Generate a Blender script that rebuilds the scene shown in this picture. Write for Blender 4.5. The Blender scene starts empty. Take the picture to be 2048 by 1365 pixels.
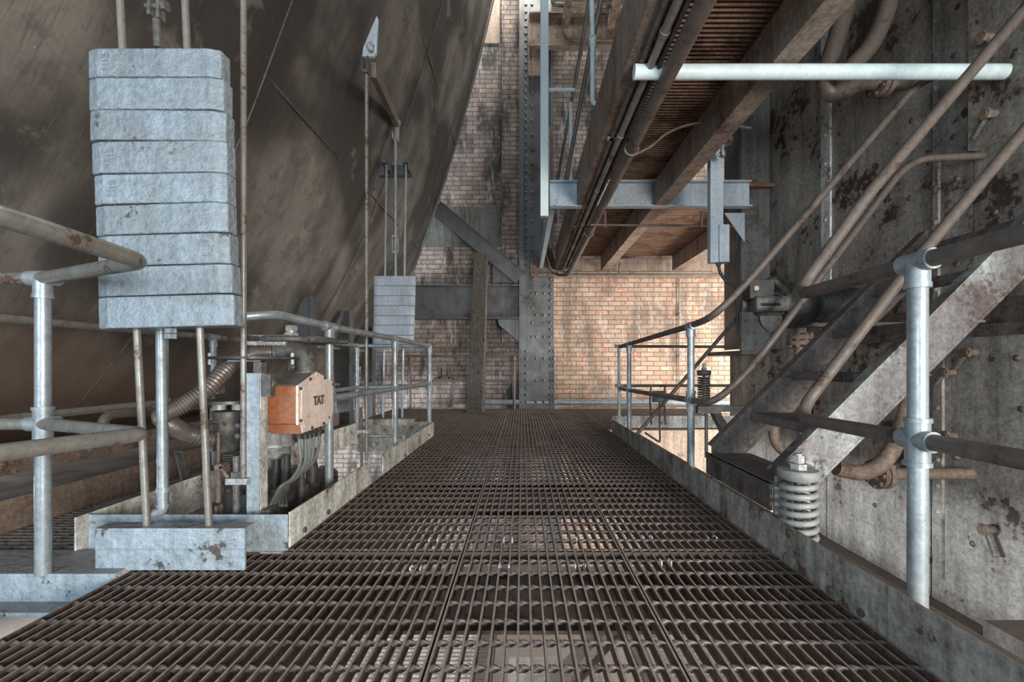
import bpy, bmesh, math, random
from mathutils import Vector, Matrix
random.seed(7)
C = bpy.context.scene.collection
SC = bpy.context.scene
# ------------------------------------------------------------------ camera, light, exposure
F, CX, CY, H = 900.0, 1045.0, 731.0, 0.78
cd = bpy.data.cameras.new('camera'); cam = bpy.data.objects.new('camera', cd); C.objects.link(cam)
cd.sensor_width = 36; cd.lens = 36*F/2048; cd.clip_start = .05
cd.shift_x = -(CX-1024)/2048; cd.shift_y = (CY-682.5)/2048
cam.location = (0, 0, H); cam.rotation_euler = (math.pi/2, 0, 0); SC.camera = cam
SC.view_settings.view_transform = 'Standard'; SC.view_settings.look = 'None'
SC.view_settings.exposure = 0.1; SC.view_settings.gamma = 1; SC.view_settings.use_curve_mapping = False
w = bpy.data.worlds.new('world'); SC.world = w; w.use_nodes = True
bg = w.node_tree.nodes['Background']; bg.inputs[0].default_value = (.82, .92, 1, 1); bg.inputs[1].default_value = .62
def area(name, loc, target, size, power, col, sy=None):
    l = bpy.data.lights.new(name, 'AREA'); l.energy = power; l.color = col; l.size = size
    if sy: l.shape = 'RECTANGLE'; l.size_y = sy
    o = bpy.data.objects.new(name, l); C.objects.link(o); o.location = loc
    o.rotation_euler = (Vector(target)-Vector(loc)).to_track_quat('-Z', 'Y').to_euler(); return o
area('window_light_right', (6.4, 6.4, 1.4), (-.2, 8.0, .4), 2.6, 430, (1, .90, .79), 3.5)
area('window_light_low_right', (6.6, 4.5, -1.2), (0, 5.4, -1.9), 2.6, 520, (1, .90, .80), 1.6)
area('window_light_low_left', (-8.2, 4.2, -.9), (0, 4.2, -2.2), 3.0, 1000, (.90, .95, 1), 1.6)
area('window_light_camera_left', (-2.4, -3.0, 1.3), (-1.6, 2.4, .2), 1.6, 130, (.68, .86, 1), 1.8)
area('fill_light_camera_right', (2.1, -2.6, .9), (-1.5, 3.4, .9), 1.5, 310, (1, .93, .84), 1.2)  # added fill behind the camera, brightens the left-hand side
area('skylight_rear', (-.1, 7.4, 8.6), (-.1, 8.3, 4.5), 1.2, 190, (1, .95, .86), 1.2)
# ------------------------------------------------------------------ helpers
def P(px, py, Y): return Vector(((px-CX)/F*Y, Y, H-(py-CY)/F*Y))
def PX(px, py, X):            # point on plane X = const
    Y = X*F/(px-CX); return Vector((X, Y, H-(py-CY)/F*Y))
class MB:
    def __init__(s): s.v = []; s.f = []; s.sm = []
    def add(s, vs, fs, smooth=False):
        n = len(s.v); s.v += [Vector(q) for q in vs]
        for f in fs: s.f.append([i+n for i in f]); s.sm.append(smooth)
        return s
    def box(s, a, b):
        x0, y0, z0 = [min(a[i], b[i]) for i in range(3)]; x1, y1, z1 = [max(a[i], b[i]) for i in range(3)]
        return s.add([(x0,y0,z0),(x1,y0,z0),(x1,y1,z0),(x0,y1,z0),(x0,y0,z1),(x1,y0,z1),(x1,y1,z1),(x0,y1,z1)],
                     [(3,2,1,0),(4,5,6,7),(0,1,5,4),(1,2,6,5),(2,3,7,6),(3,0,4,7)])
    def bar(s, p0, p1, wd, h, up=(0,0,1)):      # rectangular bar along a segment, wd sideways, h along up
        p0 = Vector(p0); p1 = Vector(p1); d = (p1-p0).normalized(); sd = d.cross(Vector(up)).normalized(); u = sd.cross(d)
        vs = []
        for p in (p0, p1):
            for a, b in ((-1,-1),(1,-1),(1,1),(-1,1)): vs.append(p+sd*a*wd/2+u*b*h/2)
        return s.add(vs, [(0,1,2,3),(7,6,5,4),(0,4,5,1),(1,5,6,2),(2,6,7,3),(3,7,4,0)])
    def ibeam(s, p0, p1, wd, h, t=.015, up=(0,0,1)):
        p0 = Vector(p0); p1 = Vector(p1); d = (p1-p0).normalized(); u = d.cross(Vector(up)).normalized().cross(d)
        s.bar(p0, p1, t, h-2*t, up); s.bar(p0+u*(h/2-t/2), p1+u*(h/2-t/2), wd, t, up); s.bar(p0-u*(h/2-t/2), p1-u*(h/2-t/2), wd, t, up)
        return s
    def tube(s, pts, r, seg=16, caps=True, rs=None):
        pts = [Vector(p) for p in pts]; n = len(pts); prev = None; rings = []
        for i, p in enumerate(pts):
            t = (pts[min(i+1, n-1)]-pts[max(i-1, 0)]).normalized()
            if prev is None:
                a = Vector((0,0,1)) if abs(t.z) < .9 else Vector((1,0,0)); u = t.cross(a).normalized()
            else: u = (prev-t*prev.dot(t)).normalized()
            prev = u; v = t.cross(u); rr = rs[i] if rs else r
            rings.append([p+(u*math.cos(2*math.pi*k/seg)+v*math.sin(2*math.pi*k/seg))*rr for k in range(seg)])
        vs = [q for rg in rings for q in rg]; fs = []
        for i in range(n-1):
            for k in range(seg):
                k2 = (k+1) % seg; fs.append((i*seg+k, i*seg+k2, (i+1)*seg+k2, (i+1)*seg+k))
        s.add(vs, fs, True)
        if caps: s.add(rings[0], [tuple(range(seg))[::-1]]); s.add(rings[-1], [tuple(range(seg))])
        return s
    def cyl(s, p0, p1, r, seg=20): return s.tube([p0, p1], r, seg)
    def prism(s, poly, vec):                    # polygon (3D points) pushed along vec
        poly = [Vector(p) for p in poly]; vec = Vector(vec); n = len(poly)
        return s.add(poly+[p+vec for p in poly], [tuple(range(n))[::-1], tuple(range(n, 2*n))]+[(i, (i+1) % n, (i+1) % n+n, i+n) for i in range(n)])
    def ring(s, c, R, r, seg=36, sg=10, n=(0,0,1)):
        c = Vector(c); q = Vector(n).to_track_quat('Z', 'Y'); pts = []
        for i in range(seg):
            a = 2*math.pi*i/seg; o = Vector((math.cos(a), math.sin(a), 0))
            for k in range(sg):
                b = 2*math.pi*k/sg; pts.append(c+q@(o*(R+r*math.cos(b))+Vector((0,0,r*math.sin(b)))))
        return s.add(pts, [(i*sg+k, ((i+1) % seg)*sg+k, ((i+1) % seg)*sg+(k+1) % sg, i*sg+(k+1) % sg) for i in range(seg) for k in range(sg)], True)
    def dome(s, c, n, r, hh=.55, seg=8):        # rivet head
        c = Vector(c); q = Vector(n).to_track_quat('Z', 'Y'); vs = []
        for rr, z in ((1, 0), (.8, .6*hh), (.4, .93*hh)):
            vs += [c+q@Vector((math.cos(2*math.pi*k/seg)*rr*r, math.sin(2*math.pi*k/seg)*rr*r, z*r)) for k in range(seg)]
        vs.append(c+q@Vector((0,0,hh*r))); fs = []
        for j in range(2):
            for k in range(seg): fs.append((j*seg+k, j*seg+(k+1) % seg, (j+1)*seg+(k+1) % seg, (j+1)*seg+k))
        for k in range(seg): fs.append((2*seg+k, 2*seg+(k+1) % seg, 3*seg))
        return s.add(vs, fs, True)
    def hexa(s, c, n, r, h):
        c = Vector(c); n = Vector(n).normalized(); q = n.to_track_quat('Z', 'Y')
        return s.prism([c+q@Vector((math.cos(math.pi/3*k)*r, math.sin(math.pi/3*k)*r, 0)) for k in range(6)], n*h)
    def build(s, name, m, parent=None, bevel=0, loc=None):
        if parent: off = wloc(parent)
        elif loc is not None: off = Vector(loc)
        else:
            mn = [min(v[i] for v in s.v) for i in range(3)]; mx = [max(v[i] for v in s.v) for i in range(3)]
            off = Vector(((mn[0]+mx[0])/2, (mn[1]+mx[1])/2, mn[2]))
        me = bpy.data.meshes.new(name); me.from_pydata([v-off for v in s.v], [], s.f); me.update()
        bm = bmesh.new(); bm.from_mesh(me); bmesh.ops.recalc_face_normals(bm, faces=bm.faces); bm.to_mesh(me); bm.free()
        me.polygons.foreach_set('use_smooth', s.sm); me.materials.append(m)
        o = bpy.data.objects.new(name, me); C.objects.link(o)
        if parent: o.parent = parent
        else: o.location = off
        if bevel:
            b = o.modifiers.new('bevel', 'BEVEL'); b.width = bevel; b.segments = 2; b.limit_method = 'ANGLE'; b.angle_limit = .7
        return o
def wloc(o):
    l = Vector((0,0,0))
    while o: l += o.location; o = o.parent
    return l
def tag(o, label=None, cat=None, group=None, kind=None):
    if label: o['label'] = label
    if cat: o['category'] = cat
    if group: o['group'] = group
    if kind: o['kind'] = kind
    return o
def thing(name, loc, label, cat, group=None):
    o = bpy.data.objects.new(name, None); C.objects.link(o); o.location = loc; o.empty_display_size = .05
    return tag(o, label, cat, group)
def copy_tree(o, parent=None):
    c = o.copy(); C.objects.link(c)
    if parent: c.parent = parent
    for ch in list(o.children): copy_tree(ch, c)
    return c
def bend(pts, r=.1, n=6):                        # round the corners of a polyline
    pts = [Vector(p) for p in pts]; out = [pts[0]]
    for i in range(1, len(pts)-1):
        a, b, c = pts[i-1], pts[i], pts[i+1]; d1 = (a-b); d2 = (c-b)
        rr = min(r, d1.length*.48, d2.length*.48); p = b+d1.normalized()*rr; q = b+d2.normalized()*rr
        for k in range(n+1):
            t = k/n; out.append(p*(1-t)**2+b*2*t*(1-t)+q*t*t)
    return out+[pts[-1]]
def smooth(pts, n=8):                            # Catmull-Rom
    pts = [Vector(p) for p in pts]; P_ = [pts[0]]+pts+[pts[-1]]; out = []
    for i in range(1, len(P_)-2):
        a, b, c, d = P_[i-1:i+3]
        for k in range(n):
            t = k/n; out.append(.5*((2*b)+(c-a)*t+(2*a-5*b+4*c-d)*t*t+(3*b-a-3*c+d)*t**3))
    return out+[pts[-1]]
# ------------------------------------------------------------------ materials
def nodes(name):
    m = bpy.data.materials.new(name); m.use_nodes = True; nt = m.node_tree; N = nt.nodes; L = nt.links
    return m, N, L, N['Principled BSDF']
def nz(N, L, vec, scale, detail=6, rough=.6):
    n = N.new('ShaderNodeTexNoise'); n.inputs['Scale'].default_value = scale; n.inputs['Detail'].default_value = detail
    n.inputs['Roughness'].default_value = rough; L.new(vec, n.inputs['Vector']); return n.outputs['Fac']
def ramp(N, L, fac, a, b, lo=0, hi=1):
    n = N.new('ShaderNodeMapRange'); n.interpolation_type = 'SMOOTHSTEP'; n.inputs[1].default_value = a; n.inputs[2].default_value = b
    n.inputs[3].default_value = lo; n.inputs[4].default_value = hi; L.new(fac, n.inputs[0]); return n.outputs[0]
def mix(N, L, fac, a, b, mode='MIX'):
    n = N.new('ShaderNodeMix'); n.data_type = 'RGBA'; n.blend_type = mode
    for sock, v in ((n.inputs[0], fac), (n.inputs[6], a), (n.inputs[7], b)):
        if isinstance(v, (int, float)): sock.default_value = v
        elif isinstance(v, tuple): sock.default_value = (*v[:3], 1)
        else: L.new(v, sock)
    return n.outputs[2]
def coords(N, L, sc=(1,1,1), world=False):
    t = N.new('ShaderNodeTexCoord'); m = N.new('ShaderNodeMapping'); m.inputs['Scale'].default_value = sc
    if world:
        g = N.new('ShaderNodeNewGeometry'); L.new(g.outputs['Position'], m.inputs[0])
    else:
        oi = N.new('ShaderNodeObjectInfo'); a = N.new('ShaderNodeVectorMath'); a.operation = 'MULTIPLY_ADD'
        cmb = N.new('ShaderNodeCombineXYZ')
        for i in range(3): L.new(oi.outputs['Random'], cmb.inputs[i])
        L.new(cmb.outputs[0], a.inputs[0]); a.inputs[1].default_value = (13, 7, 19); L.new(t.outputs['Object'], a.inputs[2])
        L.new(a.outputs[0], m.inputs[0])
    return m.outputs[0]
def steel(name, base, rust=(.09,.045,.025), amt=.35, scale=6, rough=.55, metal=.0, bump=.25, dirt=(.10,.09,.075), damt=.5, streak=.35, chip=60, st=(9,9,.8), light=None, bscale=90, grit=1.0, dust=(.17,.145,.125), dusta=.75, bd=.004):
    m, N, L, B = nodes(name); v = coords(N, L); vs = coords(N, L, st)
    big = nz(N, L, v, scale*.4, 4, .5); mid = nz(N, L, v, scale, 8, .65); fine = nz(N, L, v, chip, 5, .6); sk = nz(N, L, vs, 3, 5, .6)
    col = mix(N, L, ramp(N, L, mid, .35, .7, 0, damt), base, dirt)
    col = mix(N, L, ramp(N, L, sk, .48, .75, 0, streak), col, dirt)
    if light: col = mix(N, L, ramp(N, L, big, .5, .68, 0, .8), col, light)
    a = N.new('ShaderNodeMath'); a.operation = 'MULTIPLY_ADD'; L.new(fine, a.inputs[0]); a.inputs[1].default_value = .45; L.new(mid, a.inputs[2])
    rm = ramp(N, L, a.outputs[0], .93-.35*amt, 1.0-.35*amt)
    col = mix(N, L, rm, col, rust)
    gr_ = nz(N, L, v, 38, 9, .78); g2 = nz(N, L, vs, 1.3, 7, .7)
    def grey(fac, a, b, lo, hi):
        r = ramp(N, L, fac, a, b, lo, hi); q = N.new('ShaderNodeCombineColor')
        for k in range(3): L.new(r, q.inputs[k])
        return q.outputs[0]
    col = mix(N, L, 1.0, col, grey(gr_, .3, .7, 1-.45*grit, 1+.38*grit), 'MULTIPLY'); col = mix(N, L, 1.0, col, grey(g2, .3, .7, 1-.32*grit, 1+.25*grit), 'MULTIPLY')
    if dusta:   # settled dust on faces that point up
        ge = N.new('ShaderNodeNewGeometry'); sz = N.new('ShaderNodeSeparateXYZ'); L.new(ge.outputs['Normal'], sz.inputs[0])
        dm = N.new('ShaderNodeMath'); dm.operation = 'MULTIPLY'; L.new(ramp(N, L, sz.outputs[2], .75, .97, 0, dusta), dm.inputs[0]); L.new(ramp(N, L, gr_, .3, .6, .55, 1), dm.inputs[1])
        col = mix(N, L, dm.outputs[0], col, dust)
    L.new(col, B.inputs['Base Color']); B.inputs['Metallic'].default_value = metal
    L.new(ramp(N, L, mid, .3, .7, rough-.1, rough+.18), B.inputs['Roughness'])
    b1 = nz(N, L, v, bscale, 4, .6)
    bp = N.new('ShaderNodeBump'); bp.inputs['Strength'].default_value = bump; bp.inputs['Distance'].default_value = bd
    ad = N.new('ShaderNodeMath'); ad.operation = 'MULTIPLY_ADD'; L.new(rm, ad.inputs[0]); ad.inputs[1].default_value = -.6; L.new(b1, ad.inputs[2])
    L.new(ad.outputs[0], bp.inputs['Height']); L.new(bp.outputs[0], B.inputs['Normal'])
    return m
def brick(name, c1, c2, mortar, soot, soot_amt, white, wamt, warm=(.45,.13,.06), warm_amt=.5):
    m, N, L, B = nodes(name)
    g = N.new('ShaderNodeNewGeometry'); sp = N.new('ShaderNodeSeparateXYZ'); cb = N.new('ShaderNodeCombineXYZ')
    L.new(g.outputs['Position'], sp.inputs[0])
    s1 = N.new('ShaderNodeMath'); s1.operation = 'ADD'; L.new(sp.outputs[0], s1.inputs[0]); L.new(sp.outputs[1], s1.inputs[1])
    L.new(s1.outputs[0], cb.inputs[0]); L.new(sp.outputs[2], cb.inputs[1])
    wob = N.new('ShaderNodeTexNoise'); wob.inputs['Scale'].default_value = 14; wob.inputs['Detail'].default_value = 3; L.new(cb.outputs[0], wob.inputs['Vector'])
    va = N.new('ShaderNodeVectorMath'); va.operation = 'MULTIPLY_ADD'; L.new(wob.outputs['Color'], va.inputs[0]); va.inputs[1].default_value = (.014,.014,0); L.new(cb.outputs[0], va.inputs[2])
    bt = N.new('ShaderNodeTexBrick'); bt.offset = .5; L.new(va.outputs[0], bt.inputs['Vector'])
    for k, val in (('Scale', 1), ('Mortar Size', .009), ('Mortar Smooth', .4), ('Bias', 0), ('Brick Width', .24), ('Row Height', .086)): bt.inputs[k].default_value = val
    bt.inputs['Color1'].default_value = (0,0,0,1); bt.inputs['Color2'].default_value = (1,1,1,1); bt.inputs['Mortar'].default_value = (.5,.5,.5,1)
    pos = g.outputs['Position']
    r1 = N.new('ShaderNodeSeparateColor'); L.new(bt.outputs['Color'], r1.inputs[0]); rnd = r1.outputs[0]
    col = mix(N, L, rnd, c1, c2)
    n2 = nz(N, L, pos, 9, 4, .6); col = mix(N, L, ramp(N, L, n2, .35, .65, 0, .6), col, c1)
    # reddish centres on part of the bricks
    col = mix(N, L, ramp(N, L, nz(N, L, pos, 50, 5, .7), .4, .7, 0, .35), col, tuple(x*.45 for x in c1))
    gt = ramp(N, L, rnd, .78, .84); mm = N.new('ShaderNodeMath'); mm.operation = 'MULTIPLY'; L.new(gt, mm.inputs[0])
    L.new(ramp(N, L, nz(N, L, pos, 16, 3, .5), .42, .6, 0, warm_amt), mm.inputs[1]); col = mix(N, L, mm.outputs[0], col, warm)
    col = mix(N, L, bt.outputs['Fac'], col, mortar)
    vv = N.new('ShaderNodeMapping'); vv.inputs['Scale'].default_value = (2.5, 2.5, .8); L.new(pos, vv.inputs[0])
    col = mix(N, L, ramp(N, L, nz(N, L, vv.outputs[0], 1.1, 8, .65), .45, .62, 0, soot_amt), col, soot)
    col = mix(N, L, ramp(N, L, nz(N, L, vv.outputs[0], 2.3, 9, .75), .53, .68, 0, wamt), col, white)
    L.new(col, B.inputs['Base Color']); B.inputs['Roughness'].default_value = .9
    bp = N.new('ShaderNodeBump'); bp.inputs['Strength'].default_value = .7; bp.inputs['Distance'].default_value = .01
    hh = N.new('ShaderNodeMath'); hh.operation = 'MULTIPLY_ADD'; L.new(bt.outputs['Fac'], hh.inputs[0]); hh.inputs[1].default_value = -1; L.new(nz(N, L, pos, 40, 4, .7), hh.inputs[2])
    L.new(hh.outputs[0], bp.inputs['Height']); L.new(bp.outputs[0], B.inputs['Normal']); return m
def plain(name, c, rough=.6, metal=0):
    m, N, L, B = nodes(name); v = coords(N, L); n = nz(N, L, v, 20, 5, .6)
    L.new(mix(N, L, ramp(N, L, n, .35, .7, 0, .6), c, tuple(x*.5 for x in c)), B.inputs['Base Color']); B.inputs['Roughness'].default_value = rough; B.inputs['Metallic'].default_value = metal
    return m
M = {}
M['weight'] = steel('weight_paint', (.25,.31,.365), rust=(.13,.12,.085), amt=.04, scale=5, rough=.34, bump=.9, dirt=(.17,.185,.18), damt=.45, streak=.55, chip=40, bscale=38, grit=.5, dusta=.5, bd=.012)
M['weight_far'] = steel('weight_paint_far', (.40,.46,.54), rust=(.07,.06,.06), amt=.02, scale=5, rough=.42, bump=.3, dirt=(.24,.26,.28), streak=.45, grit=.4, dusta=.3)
M['angle'] = steel('angle_paint', (.34,.42,.49), rust=(.10,.08,.06), amt=.26, rough=.38, bump=.9, dirt=(.2,.22,.22), bscale=34, grit=.55, chip=34, bd=.012)
M['pipe'] = steel('pipe_paint', (.36,.42,.46), rust=(.10,.06,.045), amt=.12, scale=8, rough=.36, metal=.35, bump=.15, dirt=(.16,.17,.17), streak=.3, grit=0.45, dusta=0.35)
M['pipe_warm'] = steel('pipe_worn', (.27,.265,.245), rust=(.12,.075,.05), amt=.35, scale=7, rough=.42, metal=.3, bump=.2, dirt=(.14,.12,.10), streak=.2, grit=0.45, dusta=0.35)
M['pipe_brown'] = steel('pipe_brown', (.15,.125,.11), rust=(.08,.05,.035), amt=.3, scale=7, rough=.5, metal=.2, bump=.2, dirt=(.09,.075,.065), grit=0.45, dusta=0.35)
M['pipe_blue'] = steel('pipe_blue', (.68,.82,.86), rust=(.2,.2,.2), amt=0, rough=.45, bump=.05, dirt=(.45,.55,.6), streak=.2, grit=.2, dusta=.1)
M['kick'] = steel('kick_paint', (.72,.74,.70), rust=(.13,.07,.04), amt=.25, scale=7, rough=.6, bump=.2, dirt=(.24,.21,.17), damt=.55, streak=.6, chip=50)
M['kick_dull'] = steel('kick_paint_dull', (.36,.345,.31), rust=(.11,.06,.035), amt=.35, scale=6, rough=.6, bump=.2, dirt=(.13,.115,.095), damt=.7, streak=.7)
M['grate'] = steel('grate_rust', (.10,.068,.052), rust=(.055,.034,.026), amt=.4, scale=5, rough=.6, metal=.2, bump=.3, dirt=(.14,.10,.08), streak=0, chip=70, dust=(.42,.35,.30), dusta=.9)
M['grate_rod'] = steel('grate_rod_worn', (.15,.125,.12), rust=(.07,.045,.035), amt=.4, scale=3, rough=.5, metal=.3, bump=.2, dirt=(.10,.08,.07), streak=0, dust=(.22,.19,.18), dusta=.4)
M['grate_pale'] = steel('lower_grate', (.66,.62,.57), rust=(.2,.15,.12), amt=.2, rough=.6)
M['hopper'] = None
M['tank'] = steel('tank_plate', (.31,.29,.265), rust=(.055,.035,.025), amt=.42, scale=1.7, rough=.6, bump=.35, dirt=(.10,.085,.07), damt=.75, streak=.7, chip=16, st=(5,5,.6), light=(.33,.31,.28))
M['tank_low'] = steel('tank_lower_plate', (.345,.325,.29), rust=(.06,.04,.03), amt=.36, scale=2.2, rough=.6, bump=.35, dirt=(.16,.14,.12), damt=.7, streak=.7, chip=18, st=(5,5,.6))
M['strip'] = steel('strip', (.66,.68,.68), rust=(.10,.06,.04), amt=.35, rough=.5, dirt=(.14,.12,.10))
M['bolt'] = steel('bolt', (.13,.115,.10), amt=.3, scale=20, rough=.5, metal=.3)
M['rustbeam'] = steel('brown_beam', (.20,.15,.12), rust=(.10,.05,.03), amt=.35, scale=4, rough=.65, dirt=(.11,.08,.065), bump=.15)
M['beam_pale'] = steel('pale_brown_beam', (.30,.235,.19), rust=(.12,.06,.035), amt=.28, scale=4, rough=.65, dirt=(.17,.13,.11), bump=.12)
M['beam_grey'] = steel('grey_beam', (.11,.118,.125), rust=(.07,.055,.05), amt=.25, scale=4, rough=.45, metal=.2, dirt=(.06,.06,.06), grit=.5)
M['column'] = steel('column_steel', (.135,.15,.16), rust=(.07,.055,.045), amt=.3, scale=2.5, rough=.4, metal=.25, dirt=(.085,.08,.075), streak=.7, st=(8,8,.4), grit=.6)
M['beam_blue'] = steel('blue_beam', (.44,.53,.62), rust=(.12,.09,.07), amt=.12, scale=4, rough=.5, dirt=(.30,.34,.37), streak=.3, grit=.4)
M['bluepost'] = steel('pale_blue_post', (.80,.93,.94), amt=0, rough=.5, bump=.05, dirt=(.66,.8,.84), streak=.3, grit=.12, dusta=0)
M['dark'] = steel('dark_machine', (.045,.045,.045), rust=(.08,.05,.035), amt=.2, scale=14, rough=.5, metal=.2, dirt=(.1,.09,.08), streak=.2)
M['darkgrey'] = steel('dark_grey_machine', (.11,.11,.11), rust=(.06,.045,.035), amt=.25, scale=14, rough=.5, metal=.2, dirt=(.17,.16,.14), streak=.2)
M['greymachine'] = steel('grey_machine', (.48,.51,.52), rust=(.1,.08,.07), amt=.2, scale=12, rough=.4, metal=.2, dirt=(.2,.2,.19))
M['orange'] = steel('orange_paint', (.36,.13,.055), rust=(.09,.045,.03), amt=.12, scale=10, rough=.5, dirt=(.25,.12,.075), damt=.6, streak=.5, grit=.5)
M['cover'] = steel('faded_pink_cover', (.86,.72,.66), rust=(.28,.16,.11), amt=.08, scale=10, rough=.5, dirt=(.72,.56,.48), streak=.6, grit=.35)
M['dust'] = steel('dusty_lid', (.10,.105,.11), amt=.05, rough=.8, dirt=(.14,.14,.14))
M['hose'] = steel('hose', (.19,.165,.15), rust=(.09,.04,.03), amt=.1, rough=.35, metal=.3, dirt=(.08,.06,.055), streak=0, grit=0.45, dusta=0.35)
M['cable'] = plain('cable_grey', (.16,.18,.17), .35)
M['black'] = plain('black_hole', (.012,.011,.01), .8)
M['spring'] = steel('spring_paint', (.30,.32,.32), rust=(.12,.10,.08), amt=.1, rough=.4, dirt=(.2,.2,.19), streak=0, grit=0.45, dusta=0.35)
M['timber'] = steel('old_timber', (.06,.056,.05), rust=(.04,.035,.03), amt=.4, scale=5, rough=.75, dirt=(.15,.14,.12), streak=.7, st=(30,30,1.2))
M['plank'] = steel('soffit_plank', (.17,.10,.07), rust=(.07,.03,.018), amt=.45, scale=4, rough=.8, dirt=(.10,.05,.03), streak=.6, st=(1,14,1))
M['stair'] = steel('stair_steel', (.12,.10,.095), rust=(.06,.04,.03), amt=.4, scale=5, rough=.6, dirt=(.08,.065,.055))
M['stringer'] = steel('stringer_steel', (.17,.16,.165), rust=(.09,.07,.065), amt=.5, scale=4, rough=.5, metal=.1, dirt=(.10,.09,.085), light=(.40,.45,.44), chip=45)
M['concrete'] = steel('concrete', (.36,.285,.23), rust=(.3,.22,.17), amt=.1, scale=2, rough=.85, dirt=(.36,.28,.22), bump=.1)
M['concrete_grey'] = steel('concrete_band', (.16,.17,.16), rust=(.07,.075,.07), amt=.25, scale=2, rough=.85, dirt=(.09,.1,.09), streak=.7)
M['floor_low'] = steel('lower_floor', (.17,.15,.14), rust=(.2,.16,.13), amt=.2, scale=1, rough=.8, dirt=(.25,.22,.2))
M['white'] = plain('white_panel', (.75,.76,.74), .6)
M['ceil'] = plain('ceiling_dark', (.06,.055,.05), .9)
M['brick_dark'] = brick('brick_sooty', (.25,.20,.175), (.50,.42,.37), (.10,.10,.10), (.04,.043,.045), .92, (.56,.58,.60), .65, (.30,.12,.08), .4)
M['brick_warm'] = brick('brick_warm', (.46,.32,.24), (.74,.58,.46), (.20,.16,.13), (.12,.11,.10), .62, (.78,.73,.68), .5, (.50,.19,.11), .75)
def glassm():
    m, N, L, B = nodes('bulb_glass'); B.inputs['Transmission Weight'].default_value = 1; B.inputs['Roughness'].default_value = .03; B.inputs['Base Color'].default_value = (.9,.93,.95,1); return m
M['glass'] = glassm()
def hopperm():
    m, N, L, B = nodes('hopper_plate'); v = coords(N, L, (1,1,1), True); vs = coords(N, L, (1,2.0,.6), True); v2 = coords(N, L, (1,26,1.6), True)
    big = nz(N, L, v, .75, 3, .45); mid = nz(N, L, vs, 1.2, 6, .55); st = nz(N, L, v2, 3, 5, .6); fine = nz(N, L, v, 30, 6, .75)
    col = mix(N, L, ramp(N, L, mid, .36, .66), (.25,.232,.21), (.10,.093,.086))
    col = mix(N, L, ramp(N, L, big, .42, .58, 0, .88), col, (.045,.041,.039))  # broad dark patches paint shade into the plate colour
    col = mix(N, L, ramp(N, L, nz(N, L, v, 2.6, 5, .6), .60, .68, 0, .45), col, (.36,.33,.29))
    col = mix(N, L, ramp(N, L, st, .5, .72, 0, .42), col, (.05,.046,.042))
    col = mix(N, L, ramp(N, L, fine, .45, .75, 0, .3), col, (.04,.037,.034))
    v3 = coords(N, L, (1,34,2.2), True); col = mix(N, L, ramp(N, L, nz(N, L, v3, 2.2, 4, .7), .60, .74, 0, .35), col, (.34,.32,.29))
    bl_ = nz(N, L, v, 5, 7, .7); col = mix(N, L, ramp(N, L, bl_, .5, .62, 0, .4), col, (.06,.055,.05))
    # rust-brown lower skirt: real dirt of its own height
    g = N.new('ShaderNodeNewGeometry'); sp = N.new('ShaderNodeSeparateXYZ'); L.new(g.outputs['Position'], sp.inputs[0])
    ad = N.new('ShaderNodeMath'); ad.operation = 'MULTIPLY_ADD'; L.new(big, ad.inputs[0]); ad.inputs[1].default_value = 1.6; L.new(sp.outputs[2], ad.inputs[2])
    col = mix(N, L, ramp(N, L, ad.outputs[0], 2.1, 1.3, 0, .75), col, (.16,.105,.068))
    vo = N.new('ShaderNodeTexVoronoi'); vo.inputs['Scale'].default_value = 11; L.new(v, vo.inputs['Vector'])
    sp2 = ramp(N, L, vo.outputs['Distance'], .05, .03); col = mix(N, L, sp2, col, (.42,.38,.34))
    L.new(col, B.inputs['Base Color']); L.new(ramp(N, L, mid, .3, .7, .42, .62), B.inputs['Roughness']); B.inputs['Metallic'].default_value = .15
    bp = N.new('ShaderNodeBump'); bp.inputs['Strength'].default_value = .25; bp.inputs['Distance'].default_value = .006; L.new(fine, bp.inputs['Height']); L.new(bp.outputs[0], B.inputs['Normal'])
    return m
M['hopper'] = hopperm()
# ------------------------------------------------------------------ structure
def struct(o): return tag(o, kind='structure')
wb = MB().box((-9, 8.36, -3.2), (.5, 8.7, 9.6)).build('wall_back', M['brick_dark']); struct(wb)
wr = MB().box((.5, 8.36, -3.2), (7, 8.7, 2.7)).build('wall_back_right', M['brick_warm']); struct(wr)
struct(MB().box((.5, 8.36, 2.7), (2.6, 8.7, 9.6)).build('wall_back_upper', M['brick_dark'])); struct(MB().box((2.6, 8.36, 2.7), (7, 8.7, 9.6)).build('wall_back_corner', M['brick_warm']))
pil = MB().box((-.38, 8.26, -3.2), (-.05, 8.36, 9.6)).build('trim_1', M['brick_dark']); struct(pil)
bnd = MB().box((-4.2, 8.33, 2.98), (-.42, 8.36, 3.72)).build('trim_2', M['concrete_grey']); struct(bnd)
bn2 = MB().box((-2.5, 8.33, 6.75), (-.42, 8.36, 7.55)).build('trim_3', M['concrete']); struct(bn2)
bn3 = MB().box((1.0, 8.31, -1.6), (4.6, 8.36, -.12)).build('trim_4', M['concrete']); struct(bn3)
fl = MB().box((-9, -6, -3.3), (7, 8.4, -3.2)).build('floor', M['floor_low']); struct(fl)
ce = MB().box((-9, -7.0, 9.6), (7, 8.7, 9.7)).build('ceiling', M['ceil']); struct(ce)
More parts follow.
